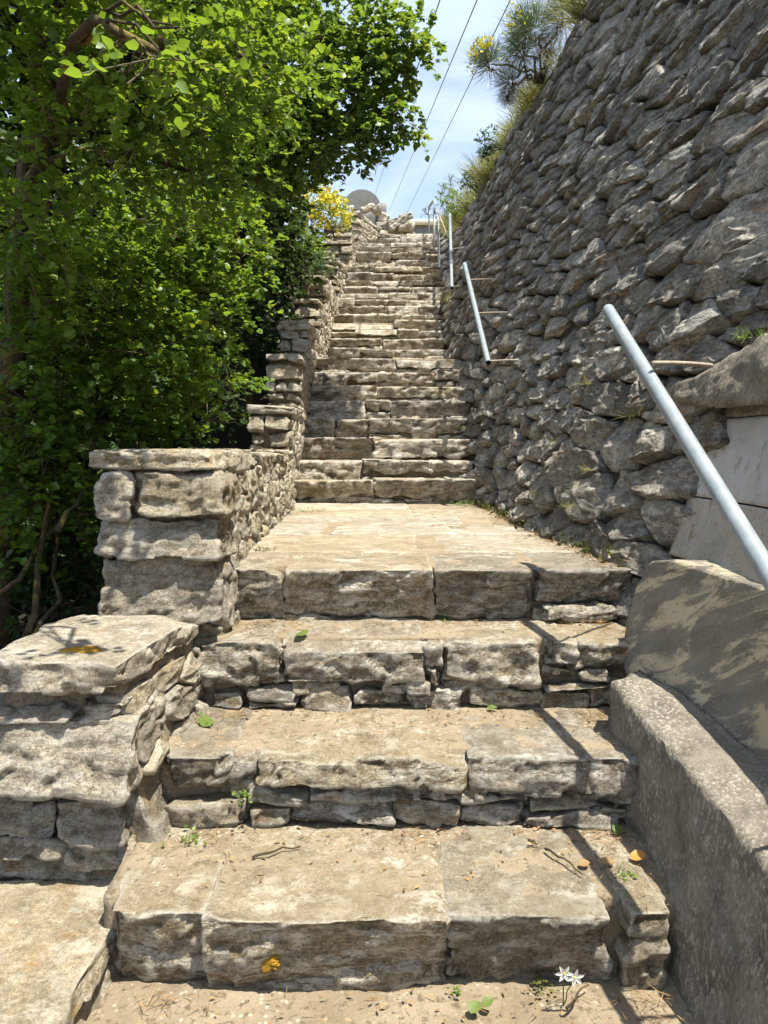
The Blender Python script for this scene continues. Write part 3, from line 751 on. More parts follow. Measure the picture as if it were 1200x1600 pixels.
# pier and long side along the landing
dC = 3.05; zC = zof(704, dC)
xin3 = lambda u, v: np.interp(u, [dC, 4, dL], [-.685, -.73, -.835]) + (zC - v) * .06
E3 = lambda *a, **k: E2(*a, dd=dC, **k)
parapet('long parapet section beside the landing, square pier end of big pale blocks', -1.155, dC, 6.75, zC, xin3, lambda u: prof(u) * 0 + z4 - .02, 103, coping=.095, lod=0, zbase=zA - .35, cop_len=.62,
    endrows=[E3(146, 206, 738, 812, .3, .0), E3(206, 232, 742, 806, .2, .045, hang=.0), E3(226, 350, 734, 806, .36, -.015), E3(150, 345, 812, 874, .3, -.01, hang=.03), E3(152, 350, 876, 972, .36, -.03, hang=.03), E3(160, 350, 972, 1040, .3, .03)])
XIN = lambda u, v: left_x(u) - .01
seg = [(6.72, 7.75, 632, 'parapet pier above the landing end, first of the stepped piers, thick capping slab'),
       (7.7, 8.75, 552, 'second stepped parapet pier above the landing, three stacked flat stones at its end'),
       (8.7, 10.3, 501, 'third stepped parapet pier above the landing, white stone set under its capping slab'),
       (10.25, 11.5, 467, 'low dark parapet step half hidden beside the green shrub'),
       (11.45, 13.3, 430, 'parapet pier in shade capped with one big dark boulder, under the dark shrub'),
       (13.25, 15.4, 402, 'upper parapet section with pale side face next to the green bush'),
       (15.35, 17.1, 352, 'ruined parapet section with gaps between dark slabs beside the yellow flowers'),
       (17.05, 19.4, 330, 'highest parapet section, bright sunlit side running up to the rubble')]
zb_prev = zC
for i, (a0, a1, py, lab) in enumerate(seg):
    zt = zof(py, a0)
    parapet(lab, -1.175 if i < 7 else -.95, a0, a1, zt, XIN, lambda u: prof(u) - .05, 110 + i, coping=.10 if i != 4 else .3, zbase=min(zb_prev - .25, zt - .6), lip=.0)
    zb_prev = zt
def lichen(label, c, ax, ay, up, rx, ry, seed):
    rgl = np.random.default_rng(seed); n = 60; c, ax, ay, up = [np.asarray(q, float) for q in (c, ax, ay, up)]
    th = np.linspace(0, 2 * np.pi, n, endpoint=False); rr = 1 + .22 * vnoise(np.stack([np.cos(th) * 2.2 + seed, np.sin(th) * 2.2, th * 0], 1)) + .16 * vnoise(np.stack([np.cos(th) * 7, np.sin(th) * 7 + seed, th * 0], 1))
    V = [c[None] + up * .006]; 
    for s, h in ((.3, .006), (.6, .005), (.85, .004), (1., -.004)):
        V.append(c + s * (rx * rr * np.cos(th))[:, None] * ax + s * (ry * rr * np.sin(th))[:, None] * ay + (h + rgl.normal(0, .0022, n))[:, None] * up)
    i = np.arange(n); j = (i + 1) % n
    Q = np.concatenate([np.stack([1 + k * n + i, 1 + (k + 1) * n + i, 1 + (k + 1) * n + j, 1 + k * n + j], 1) for k in range(3)])
    a = Acc(); a.add(np.concatenate(V), Q, [(0, 1 + q, 1 + (q + 1) % n) for q in range(n)]); return tag(build(a, 'lichen_patch', M['lichen']), label, 'lichen', 'orange lichen crusts on the stones')
lichen('orange lichen crust on top of the broad parapet slab', at_z(128, 1016, zA + .004), (1, 0, 0), (0, 1, 0), (0, 0, 1), .068, .04, 3)
lichen('round yellow-orange lichen spot on the front of the first step', at_d(421, 1504, d1 - .022) , (1, 0, 0), (0, .3, 1), (0, -1, .3), .030, .026, 5)
# ================================================================== concrete and render at the lower right
def slab_from_outline(acc, P, thick, res=.03, amp=.008, seed=0):
    pass
def solid_quadgrid(acc, F, n, m, back, amp=.008, frq=12., seed=0.):
    """F(s,t) front surface for s,t in 0..1, extruded along the vector back, as one closed rough solid"""
    s, t = np.meshgrid(np.linspace(0, 1, n), np.linspace(0, 1, m)); V = F(s.ravel(), t.ravel())
    i, j = np.meshgrid(np.arange(n - 1), np.arange(m - 1)); k = (j * n + i).ravel()
    Q = np.stack([k, k + 1, k + n + 1, k + n], 1)
    N = vnormals(V, Q); V = V + N * (amp * (fbm((V + seed) * frq, 4) + .5 * fbm((V + seed) * frq * .25, 2)))[:, None]
    Bv = V + np.asarray(back); o = n * m
    edge = [j2 * n for j2 in range(m)][::-1] + [i2 for i2 in range(n)][1:] + [j2 * n + n - 1 for j2 in range(m)][1:] + [(m - 1) * n + i2 for i2 in range(n)][::-1][1:]
    e = np.array(edge); e2 = np.roll(e, -1)
    Qs = np.stack([e2, e, e + o, e2 + o], 1)[:-1]
    acc.add(np.vstack([V, Bv]), np.vstack([Q, Qs, Q[:, ::-1] + o]), var=.5)
# low concrete kerb wall: inner face, broad sloping top
kt = thing('concrete_kerb', 'low rough grey concrete kerb wall with broad sloping top along the right of the lowest steps', 'kerb', (.95, 2, 0))
yk = np.linspace(.55, 2.84, 90)
ti = np.interp(yk, [.55, 1.84, 2.1, 2.5, 2.74, 2.84], [.45, .55, .60, .655, .70, .66])      # height of inner edge
xi = np.interp(yk, [.55, 1.84, 2.1, 2.5, 2.74, 2.84], [.93, .925, .895, .86, .835, .86])
xo = np.interp(yk, [.55, 1.84, 2.26, 2.5, 2.84], [1.16, 1.16, 1.135, 1.06, .97]); to = np.interp(yk, [.55, 2.26, 2.5, 2.84], [.48, .60, .66, .69])
prof_k = []
for s in np.linspace(0, 1, 26): prof_k.append((xi - .09 * (1 - s) * np.interp(yk, [.5, 2.1, 2.8], [1, 1, .2]), -.08 + (ti + .08 - .03) * s))
for s in np.linspace(.08, 1, 14): 
    prof_k.append((xi + .012 + (xo - xi - .012) * s, ti - .03 * (1 - s) ** 3 + (to - ti) * s))
for s in np.linspace(.15, 1, 8): prof_k.append((xo + .01 * s, to - (to + .08) * s))
X = np.array([p[0] for p in prof_k]); Z = np.array([p[1] for p in prof_k]); Y = np.broadcast_to(yk, X.shape)
P = np.stack([X, Y, Z], -1).reshape(-1, 3)
i, j = np.meshgrid(np.arange(90 - 1), np.arange(len(prof_k) - 1)); k = (j * 90 + i).ravel(); Q = np.stack([k, k + 90, k + 91, k + 1], 1)
N = vnormals(P, Q); P = P + N * (.022 * fbm(P * 5, 3) + .012 * fbm(P * 18, 4))[:, None]
a = Acc(); c0 = np.arange(len(prof_k)) * 90 + 89
Pc = np.vstack([P, P[c0].mean(0)]); Tc = [(c0[q], c0[q + 1], len(P)) for q in range(len(c0) - 1)]
a.add(Pc, Q[:, ::-1], Tc, var=.5); a.q[-1] = Q; build(a, 'concrete_body', M['concrete'], kt)

# flaking cement face above the kerb
ft = thing('rendered_block', 'low buttress block faced with flaking grey and cream cement behind the concrete kerb', 'buttress', (1.15, 2.6, .4))
def rfoot(y): return np.interp(y, [.6, 2.26, 2.87, 3.02], [1.125, 1.11, .965, .94])
def Fface(s, t):
    y = .6 + (3.02 - .6) * s
    zb = np.interp(y, [.6, 2.3, 2.87, 3.02], [.3, .42, .55, .66]) ; ztp = np.interp(y, [.6, 2.4, 2.75, 2.9, 3.0, 3.02], [1.12, 1.10, 1.12, 1.09, .96, .86])
    z = zb + (ztp - zb) * t
    return np.stack([rfoot(y) + .09 * (z - .5) + .0 * s, y, z], 1)
a = Acc(); solid_quadgrid(a, lambda s, t: Fface(1 - s, t), 90, 36, (.55, .08, -.03), .010, 7.); build(a, 'cement_face', M['plaster'], ft)

# worn white plaster panel higher up on the battered wall
pt = thing('plaster_panel', 'worn plaster panel on the retaining wall, whitewashed above and stained grey below', 'plaster panel', (1.3, 2.5, 1.1))
def pl(y0, y1, za, zb_, lean):
    def F(s, t):
        z = za + (zb_ - za) * t; y = y0 + (y1 - y0) * s + 0 * t
        return np.stack([1.168 + .36 * (z - 1.07) + .01 * np.sin(y * 5), y + .09 * (z - 1.1), z], 1)
    return F
def pl_left(t, za, zb_): return np.interp(za + (zb_ - za) * t, [1.0, 1.4, 1.66], [3.02, 3.02, 3.03])
zj = float(zof(775, 3.15)); ztp = float(zof(656, 3.2)); zbo = 1.085
a = Acc(); solid_quadgrid(a, lambda s, t: pl(3.15, .7, zbo, zj - .003, 0)(s, t), 80, 24, (.3, 0, -.05), .010, 6., 3.); build(a, 'lower_render', M['oldrender'], pt)
a = Acc(); solid_quadgrid(a, lambda s, t: pl(3.13, .7, zj + .003, ztp, 0)(s, t), 80, 24, (.3, 0, -.05), .006, 6., 8.); build(a, 'upper_whitewash', M['whitewash'], pt)
a = Acc(); solid_quadgrid(a, pl(3.30, .7, ztp + .004, 1.80, 0), 80, 12, (.3, 0, -.02), .016, 9., 2.); build(a, 'bare_strip', M['concrete'], pt)
# rough concrete band above the panel
bt = thing('concrete_band', 'rough brown concrete band jutting from the wall above the whitewashed panel', 'concrete ledge', (1.2, 2.6, 1.6))
def Fb(s, t):
    y = 3.75 - (3.75 - .7) * s
    zb = np.interp(y, [.7, 2.4, 3.2, 3.75], [1.66, 1.66, 1.69, 1.74]); zt = np.interp(y, [.7, 2.45, 2.9, 3.4, 3.75], [1.98, 1.95, 1.93, 1.83, 1.765])
    z = zb + (zt - zb) * t
    bul = .022 * (1 - (2 * t - 1) ** 6)
    return np.stack([np.interp(y, [.7, 2.5, 3.2, 3.75], [1.335, 1.335, 1.30, 1.285]) - bul + .02 + .30 * (z - 1.7), y, z], 1)
a = Acc(); solid_quadgrid(a, Fb, 130, 24, (.35, 0, .02), .024, 11., 5.); build(a, 'concrete_body', M['concrete'], bt)

# ================================================================== handrails
def rail(label, pts, bars, r=.0255, cat='handrail', hollow=True):
    pts = [np.asarray(p, float) for p in pts]
    t = thing('handrail', label, cat, pts[0] - np.array([0, 0, .02]), 'galvanised handrail pipes on the right wall')
    a = Acc(); tube(a, pts, r, 20, var=.5, cap=False); build(a, 'pipe', M['pipe'], t)
    for e, nx in ((0, 1), (-1, -2)):
        d = pts[nx] - pts[e]; d = d / np.linalg.norm(d)
        a = Acc(); tube(a, [pts[e] + d * .004, pts[e] + d * .012], r * .93, 16, cap=True); build(a, 'pipe_end', M['pipe_shade_plug'] if e == 0 else M['pipe'], t)
    for b0, b1 in bars:
        a = Acc(); n = 40; c = curve(b0, b1, .004, n); rad = .0075 + .0012 * (np.arange(n) % 2); tube(a, c, rad, 8); build(a, 'bracket', M['rebar'], t)
    return t
def P_x(px, py, X): 
    a, b = ray(px, py); d = X / a; return np.array([X, d, EYE + b * d])
XR = .95
q0 = P_x(1330, 1108, XR); q1 = P_x(950, 484, XR)
bA = P_x(1020, 563, XR); 
rail('thick galvanised handrail pipe nearest the viewer, in front of the concrete band', [q0, q0 * .5 + q1 * .5, q1], [(bA + [0, .0, -.01], [1.31, bA[1] + .36, bA[2] + .02]), (q0 * .9 + q1 * .1 + [0, 0, -.01], [1.30, q0[1] * .9 + q1[1] * .1 + .05, q0[2] * .9 + q1[2] * .1 - .02])])
r0 = P_x(763, 567, .92); r1 = P_x(726, 413, .95)
def wall_end(p, dx=0): return [float(wallx(p[1], p[2])) + .04, p[1], p[2] - .01]
lerp = lambda a, b, t: a + (b - a) * t
rail('second handrail pipe from below, dark open end, held by three thin rods', [r0, lerp(r0, r1, .5), r1], [(lerp(r0, r1, t) + [0, 0, -.02], wall_end(lerp(r0, r1, t))) for t in (.03, .45, .82)])
s0 = P_x(706, 450, 1.0); s1 = at_d(703, 335, 14.2)
rail('third handrail pipe from below, standing nearly upright in the view above a yellow tuft', [s0, lerp(s0, s1, .5), s1], [(lerp(s0, s1, t) + [0, 0, -.02], wall_end(lerp(s0, s1, t))) for t in (.03, .5, .8)])
p0 = at_d(686, 413, 14.95); p0[2] = UP[20][1] - .02; p1 = at_d(685, 342, 14.95); p2 = at_d(678, 313, 17.6)
t4 = rail('bent handrail pipe near the top, standing on the steps with two more posts', [p0, lerp(p0, p1, .5), p1, p1 + (p2 - p1) * .04, p2, at_d(671, 322, 18.3)], [])
for px, ya, dd in ((678.5, 330, 17.0), (670.5, 322, 18.3)):
    top = at_d(px, ya, dd); bot = top.copy(); bot[2] = prof(dd) - .15
    a = Acc(); tube(a, [bot, lerp(bot, top, .5), top], .022, 12); build(a, 'post', M['pipe'], t4)
a = Acc(); tube(a, [at_d(683, 327, 15.6), at_d(701, 374, 14.0)], .012, 8); build(a, 'brace_rod', M['rebar'], t4)

# ================================================================== far things at the top
ch = thing('chapel', 'small grey chapel with a rounded cement vault on the skyline', 'chapel', at_d(566, 345, 40))
cc = at_d(565, 327, 40); R = .98
a = Acc(); th = np.linspace(0, np.pi, 40); Yv = np.linspace(40, 43.5, 8)
TH, YV = np.meshgrid(th, Yv); grid_sheet(a, cc[0] + R * np.cos(TH), YV, cc[2] + R * np.sin(TH))
ring = np.stack([cc[0] + R * np.cos(th), np.full(40, 40.), cc[2] + R * np.sin(th)], 1); a.add(np.vstack([ring, [[cc[0], 40, cc[2]]]]), None, [(40, i, i + 1) for i in range(39)])
build(a, 'vault', M['cement'], ch)
a = Acc(); box_stone(a, (cc[0] - R, cc[0] + R), (40.02, 43.5), (cc[2] - 2.6, cc[2]), res=.4, r=.02, amp=.01, cuts=0, jit=0); build(a, 'wall', M['cement'], ch)
gx = at_d(597, 334, 40); a = Acc(); box_stone(a, (gx[0] - .2, gx[0] + .22), (39.6, 41), (gx[2] - 2.2, float(zof(321, 40))), res=.3, r=.02, amp=.01, cuts=0, jit=0); build(a, 'side_block', M['greywall'], ch)
a = Acc(); tc_ = at_d(546.5, 321, 30)
box_stone(a, (tc_[0] - .15, tc_[0] + .15), (30, 30.25), (tc_[2] - .07, tc_[2]), res=.1, r=.01, amp=.002, cuts=0, jit=0)
box_stone(a, (tc_[0] - .05, tc_[0] + .05), (30.05, 30.2), (tc_[2] - 1.8, tc_[2] - .069), res=.1, r=.01, amp=.002, cuts=0, jit=0)
tag(build(a, 'boundary_post', M['white']), 'white T-shaped post standing before the grey vault', 'post')
lb = thing('low_house', 'long low house at the stair top with a white roof edge and grey wall', 'house', at_d(655, 358, 26))
zt = float(zof(345, 26)); zm = float(zof(351.5, 26))
a = Acc(); box_stone(a, (xof(637, 348, 26), 3.4), (25.8, 31), (zm, zt), res=.3, r=.02, amp=.004, cuts=0, jit=0); build(a, 'roof', M['white'], lb)
a = Acc(); box_stone(a, (xof(640, 348, 26), 3.3), (26, 30.8), (zm - 2.4, zm - .003), res=.3, r=.02, amp=.006, cuts=0, jit=0); build(a, 'wall', M['greywall'], lb)
# rubble heap
hp = np.random.default_rng(21)
heap = [(603, 355, 26, 12, .1, 'squat pale rubble stone at the left foot of the heap'), (618, 356, 22, 12, -.3, 'small rounded rubble stone in the middle of the heap foot'), (627, 345, 32, 7, .5, 'long tilted pale slab leaning across the heap top'), (622, 351, 30, 7, .55, 'second long slab tilted under the top one'),
        (613, 346, 16, 9, .2, 'dark rubble stone behind the tilted slabs'), (634, 338, 20, 6, .25, 'flat slab topping the rubble heap on the skyline'), (640, 352, 12, 11, -.2, 'blocky rubble stone at the right end of the heap'), (633, 356, 22, 10, .1, 'low brown rubble stone at the right foot of the heap'), (600, 343, 12, 11, .9, 'upright pale stone wedged at the left of the heap'), (590, 328, 12, 10, .6, 'jagged pale stone on the highest parapet end'), (575, 327, 18, 5, .3, 'flat white stone lying on the highest parapet'), (560, 335, 14, 7, -.2, 'small grey stone lying on the highest parapet')]
for px, py, w_, h_, rot, lab in heap:
    dd = 18.9 + hp.uniform(-.1, .5) if px > 592 else 18.2; c = at_d(px, py, dd); ww = w_ * dd / 1200 / 2; hh = h_ * dd / 1200 / 2; cs, sn = math.cos(rot), math.sin(rot)
    def cr(p, c=c, cs=cs, sn=sn):
        q = p - c; return np.stack([q[:, 0] * cs - q[:, 2] * sn, q[:, 1], q[:, 0] * sn + q[:, 2] * cs], 1) + c
    a = Acc(); box_stone(a, (c[0] - ww, c[0] + ww), (c[1] - .16, c[1] + .2), (c[2] - hh, c[2] + hh), res=.03, r=.02, amp=.02, cuts=8, jit=.02, corners=cr)
    tag(build(a, 'rubble_stone', M['rubble']), lab, 'stone', 'loose rubble stones at the top of the steps')
a = Acc(); box_stone(a, (at_d(594, 360, 19.2)[0], at_d(646, 360, 19.2)[0]), (19.0, 20.2), (TOPZ - .3, float(zof(354, 19.2))), res=.05, r=.06, amp=.06, cuts=14, jit=.05)
tag(build(a, 'rubble_core', M['rubble']), 'packed core of the rubble heap behind its loose slabs', 'rubble')
for (xa, ya), (xb, yb), lab in (((687, 0), (586, 300), 'leftmost overhead cable, partly behind the leaves'), ((745, 0), (608, 326), 'middle overhead cable crossing the open sky'), ((797, 0), (634, 332), 'rightmost overhead cable passing behind the broom bush')):
    A = at_d(xa + (xa - xb) * .35, ya - (yb - ya) * .35, 9.); B = at_d(xb, yb + 4, 46.)
    a = Acc(); tube(a, curve(A, B, -.0, 30), .009, 6); tag(build(a, 'overhead_cable', M['cable']), lab, 'cable', 'overhead cables')

# ================================================================== foliage helpers
LEAF = np.array([(0, 0, 0), (0, .5, 0), (0, 1, 0), (.34, .06, .06), (.52, .50, .13), (.28, .78, .07), (-.34, .06, .06), (-.52, .50, .13), (-.28, .78, .07)], float)
LEAF[:, 2] -= .16 * LEAF[:, 1] ** 2
LEAFQ = np.array([(0, 3, 4, 1), (1, 4, 5, 2), (0, 1, 7, 6), (1, 2, 8, 7)])
OVAL = np.array([(0, 0, 0), (0, .5, -.02), (0, 1, -.12), (.2, .2, .06), (.26, .55, .07), (.12, .85, .0), (-.2, .2, .06), (-.26, .55, .07), (-.12, .85, .0)], float)
BLADE = np.array([(-.5, 0, 0), (.5, 0, 0), (.42, .4, .0), (-.42, .4, .0), (.25, .75, 0), (-.25, .75, 0), (.03, 1, 0), (-.03, 1, 0)], float)
BLADEQ = np.array([(0, 1, 2, 3), (3, 2, 4, 5), (5, 4, 6, 7)])
def nrm(v): return v / np.maximum(np.linalg.norm(v, axis=-1, keepdims=True), 1e-9)
def scatter(acc, P, F, Nn, size, var, tpl=LEAF, Q=LEAFQ, width=1.):
    F = nrm(F); X = nrm(np.cross(F, Nn)); Z = np.cross(X, F)
    k = len(tpl); n = len(P); size = np.broadcast_to(np.asarray(size, float), (n,))
    V = P[:, None] + size[:, None, None] * (tpl[None, :, 0:1] * width * X[:, None] + tpl[None, :, 1:2] * F[:, None] + tpl[None, :, 2:3] * Z[:, None])
    QQ = (Q[None] + (np.arange(n) * k)[:, None, None]).reshape(-1, 4)
    acc.add(V.reshape(-1, 3), QQ, var=np.repeat(np.broadcast_to(var, (n,)), k))
def sprays(acc, tw, C, R, nspray, rgx, size=.045, per=(9, 15), slen=(.12, .26), shell=.45, updir=.35, twigfrac=.25, tpl=LEAF, varbias=0., zcut=None):
    C = np.asarray(C, float); R = np.asarray(R, float)
    D = nrm(rgx.normal(size=(nspray, 3))); rad = rgx.random(nspray) ** shell
    # uneven outline
    lump = 1 + .22 * vnoise(D * 2.3 + C) + .12 * vnoise(D * 5 + C * 3)
    B = C + D * R * (rad * lump)[:, None]
    dirs = nrm(D * R / R.max() * .8 + rgx.normal(0, .5, (nspray, 3)) + np.array([0, 0, updir * .4]))
    allP = []; allF = []; allN = []; allv = []; alls = []
    for b, dv in zip(B, dirs):
        m = rgx.integers(*per); L = rgx.uniform(*slen); t = np.sort(rgx.random(m)) ** .8
        bend = np.array([0, 0, -.25 * L])
        P = b + dv * (t * L)[:, None] + bend * (t ** 2)[:, None] + rgx.normal(0, .008, (m, 3))
        side = nrm(np.cross(dv, [0, 0, 1.]) + 1e-6); sg = np.where(np.arange(m) % 2, 1, -1)[:, None]
        F = nrm(dv * .55 + side * sg * .8 + rgx.normal(0, .3, (m, 3)))
        Nn = nrm(np.array([0, 0, 1.]) + rgx.normal(0, .42, (m, 3)) + np.array([.15, -.1, 0]))
        allP.append(P); allF.append(F); allN.append(Nn); alls.append(size * rgx.uniform(.6, 1.25, m)); v0 = rgx.normal(.5 + varbias, .16)
        allv.append(np.clip(v0 + rgx.normal(0, .14, m), 0, 1))
        if tw is not None and rgx.random() < twigfrac:
            tube(tw, np.array([b - dv * L * .9 + [0, 0, -.02], b, b + dv * L * .6 + bend * .36, b + dv * L + bend]), [.0028, .0022, .0016, .001], 4, cap=False)
    scatter(acc, np.concatenate(allP), np.concatenate(allF), np.concatenate(allN), np.concatenate(alls), np.concatenate(allv), tpl)
def pc(px, py, d, rx, ry, rz): return at_d(px, py, d), np.array([rx * d / 1200, rz, ry * d / 1200])
def tree(name, label, cat, base, trunk_pts, trunk_r, clusters, mat, seed, size=.045, dens=1., group=None, tpl=LEAF, twigfrac=.22, limbs=True, per=(9, 15), varbias=0.):
    rgx = np.random.default_rng(seed); t = thing(name, label, cat, base, group)
    la, ta = Acc(), Acc(); tw = Acc()
    tp = np.asarray(trunk_pts, float); n = len(tp)
    tt = np.linspace(0, 1, 24); tpi = np.stack([np.interp(tt, np.linspace(0, 1, n), tp[:, k]) for k in range(3)], 1) + .012 * np.stack([vnoise(np.stack([tt * 9, tt * 0 + k + seed, tt * 0], 1)) for k in range(3)], 1)
    tube(ta, tpi, np.linspace(trunk_r, trunk_r * .4, 24), 10)
    for C, R, nsp in clusters:
        if limbs:
            k = int(np.argmin(np.linalg.norm(tpi - np.asarray(C), axis=1) + .5 * (tpi[:, 2] > C[2] + .1))); k = max(3, min(k, 22)); st = tpi[k]
            L = np.linalg.norm(C - st); c = curve(st, C, .12 * L, 10, .015 * L); r0 = trunk_r * .45
            tube(ta, c, np.linspace(r0, .008, 10), 7)
            for b in range(4):
                e = C + nrm(rgx.normal(size=3)) * R * .8; c2 = curve(c[6], e, .08, 7, .02); tube(ta, c2, np.linspace(.009, .003, 7), 5)
        sprays(la, tw, C, R, int(nsp * dens), rgx, size, per=per, tpl=tpl, twigfrac=twigfrac, varbias=varbias)
    build(ta, 'trunk', M['bark'], t); build(la, 'crown', mat, t)
    if tw.n: build(tw, 'twigs', M['twig'], t)
    return t
def ncl(lst, k): 
    out = []
    for px, py, d, rx, ry, rz in lst:
        C, R = pc(px, py, d, rx, ry, rz); out.append((C, R, int(k * (R[0] * R[2] + R[1] * (R[0] + R[2]) * .5) * 3)))
    return out
def bush(name, label, cl, mat, seed, size=.03, k=260, cat='bush', tpl=OVAL, flowers=None, group=None, root=None, fs=.028):
    rgx = np.random.default_rng(seed); c = ncl(cl, k); base = c[0][0] - [0, 0, c[0][1][2]] if root is None else root
    t = thing(name, label, cat, base, group); la, st, fl = Acc(), Acc(), Acc()
    for C, R, n in c:
        sprays(la, None, C, R, n, rgx, size, per=(8, 14), slen=(.06, .14), tpl=tpl)
        for b in range(9): tube(st, curve(base, C + nrm(rgx.normal(size=3)) * R * .7, .05, 6, .01), np.linspace(.008, .002, 6), 4)
        if flowers:
            m = int(flowers * R[0] * R[2] * 10); D = nrm(rgx.normal(size=(m, 3)) + [.1, -.5, .5]); O = C + D * R * rgx.uniform(.85, 1.2, m)[:, None]
            for kk in range(4):
                scatter(fl, O + rgx.normal(0, fs * .35, (m, 3)), rgx.normal(size=(m, 3)) + [0, 0, .3], nrm(rgx.normal(size=(m, 3)) + [0, 0, .6]), rgx.uniform(.7, 1.2, m) * fs, rgx.random(m), OVAL, width=1.8)
    build(la, 'foliage', mat, t); build(st, 'stems', M['twig'], t)
    if fl.n: build(fl, 'blossoms', M['flower_y'], t)
hz = lambda x, y: float(prof(y) - .55 + .42 * max(0, -x - 4.2) + .08 * min(0, x + 1))
# near tree whose branches hang over the lower steps on the left
b0 = np.array([-2.35, 4.6, hz(-2.35, 4.6)])
tree('maple_tree', 'nearest tree at left, dark branches reaching over the upper left with big lit leaves', 'tree', b0,
     [b0 - [0, 0, .2], at_d(8, 700, 4.4), at_d(30, 450, 4.3), at_d(45, 240, 4.2), at_d(110, 60, 4.1), at_d(170, -150, 4.2)], .085,
     ncl([(70, 60, 3.3, 110, 90, .45), (215, 60, 2.9, 95, 85, .35), (120, 215, 3.4, 120, 75, .45), (310, 130, 3.6, 110, 90, .5), (300, 270, 3.9, 110, 80, .5), (40, 370, 3.5, 90, 110, .5), (430, 110, 4.2, 80, 90, .5), (120, 340, 4.4, 120, 80, .5), (60, -60, 3.4, 200, 60, .7), (310, -50, 3.4, 150, 60, .5), (250, 60, 2.1, 48, 36, .12), (120, -330, 2.6, 240, 120, .5), (-60, -300, 3.0, 200, 140, .6)], 150), M['leaf'], 31, .036, 1.1)  # last two clusters are out of view above, added to shade the leaves
# bright shrub behind the parapet
b1 = np.array([-1.95, 5.3, hz(-1.95, 5.3)])
tree('maple_shrub', 'bright green shrub just behind the long parapet, lit leaves spilling towards the piers', 'shrub', b1,
     [b1 - [0, 0, .2], at_d(120, 850, 5.0), at_d(150, 700, 5.0), at_d(190, 520, 5.0), at_d(240, 350, 5.2)], .06,
     ncl([(160, 430, 4.7, 110, 85, .5), (270, 350, 5.2, 105, 75, .5), (215, 545, 4.7, 120, 80, .5), (350, 400, 5.6, 75, 60, .45), (300, 480, 5.3, 85, 70, .45), (340, 590, 5.3, 60, 32, .3), (255, 650, 5.0, 75, 42, .4), (90, 570, 4.4, 90, 90, .45), (150, 660, 4.5, 90, 45, .4), (70, 740, 4.1, 70, 65, .35), (90, 790, 4.4, 70, 45, .3), (30, 860, 4.6, 60, 50, .35), (20, 660, 4.0, 70, 80, .35), (10, 780, 4.0, 50, 60, .3), (60, 480, 4.0, 70, 90, .4)], 150), M['leaf'], 32, .042, 1.2)
# tree further up whose crown leans over the steps
b2 = np.array([-2.3, 9.0, hz(-2.3, 9.0)])
tree('maple_tree', 'leafy tree further up, its rounded crown leaning out over the steps against the sky', 'tree', b2,
     [b2 - [0, 0, .2], at_d(330, 480, 9.0), at_d(380, 300, 8.8), at_d(450, 150, 8.4), at_d(520, 30, 8.2)], .12,
     ncl([(540, 60, 8.0, 75, 65, .8), (632, 68, 7.9, 48, 46, .45), (500, 170, 8.0, 90, 62, .8), (590, 110, 7.9, 60, 45, .5), (625, 184, 7.8, 44, 24, .3), (575, 205, 7.8, 48, 36, .4), (535, 232, 7.9, 50, 34, .4), (440, 120, 8.2, 80, 100, .8), (430, 230, 8.2, 80, 70, .8), (360, 200, 8.4, 90, 110, .9), (430, -20, 8.3, 100, 60, .8), (470, 262, 8.3, 36, 24, .3)], 125), M['leaf_far'], 33, .055, 1., varbias=.08)
# dark shrubs between the tree and the parapet piers
b3 = np.array([-1.9, 10.6, hz(-1.9, 10.6)])
tree('dark_shrub', 'dark dense shrub between the leaning tree and the stepped piers', 'shrub', b3, [b3 - [0, 0, .2], at_d(400, 500, 10.3), at_d(420, 400, 10.3), at_d(430, 330, 10.3)], .07,
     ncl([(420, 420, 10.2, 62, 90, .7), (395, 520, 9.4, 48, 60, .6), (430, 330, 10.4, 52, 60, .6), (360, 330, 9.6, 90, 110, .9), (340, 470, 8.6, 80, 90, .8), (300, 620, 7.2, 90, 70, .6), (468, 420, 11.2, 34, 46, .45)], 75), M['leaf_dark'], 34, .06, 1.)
# wall of trees behind
for k, (px, py, d, rx, ry, rz, lab) in enumerate([(60, 150, 9.5, 230, 330, 1.6, 'dense dark tree far left behind the nearest one'), (300, 120, 11.5, 200, 300, 1.6, 'dense tree in the second row behind the leaning crown'), (150, 560, 7.6, 200, 190, 1.1, 'shaded understorey tree deep behind the bright shrub'), (330, 420, 12.5, 150, 160, 1.5, 'shaded tree behind the dark dense shrub'), (-120, 480, 6.2, 160, 420, 1.2, 'shaded tree cut by the left picture edge'), (60, 760, 6.4, 150, 200, .8, 'low shaded tree filling the dark gap behind the parapet slab')]):
    C = at_d(px, py, d); b = np.array([C[0], C[1] + .2, hz(C[0], C[1])])
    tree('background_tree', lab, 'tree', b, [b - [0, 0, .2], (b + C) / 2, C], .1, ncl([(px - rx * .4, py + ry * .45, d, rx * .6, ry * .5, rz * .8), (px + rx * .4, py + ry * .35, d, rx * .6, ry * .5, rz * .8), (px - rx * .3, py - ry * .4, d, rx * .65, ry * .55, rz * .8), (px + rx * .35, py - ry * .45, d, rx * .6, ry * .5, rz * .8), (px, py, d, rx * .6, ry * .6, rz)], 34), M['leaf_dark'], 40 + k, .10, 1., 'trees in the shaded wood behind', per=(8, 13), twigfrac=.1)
bush('low_shrub', 'low dark leafy shrub on the ground in the gap behind the broad parapet slab', [(35, 950, 4.5, 70, 55, .35), (110, 930, 4.7, 70, 50, .35), (90, 860, 5.0, 90, 60, .4), (30, 850, 4.8, 60, 60, .4)], M['leaf_dark'], 77, .045, 110, cat='shrub', tpl=LEAF, root=np.array([-2.1, 4.7, hz(-2.1, 4.7)]))
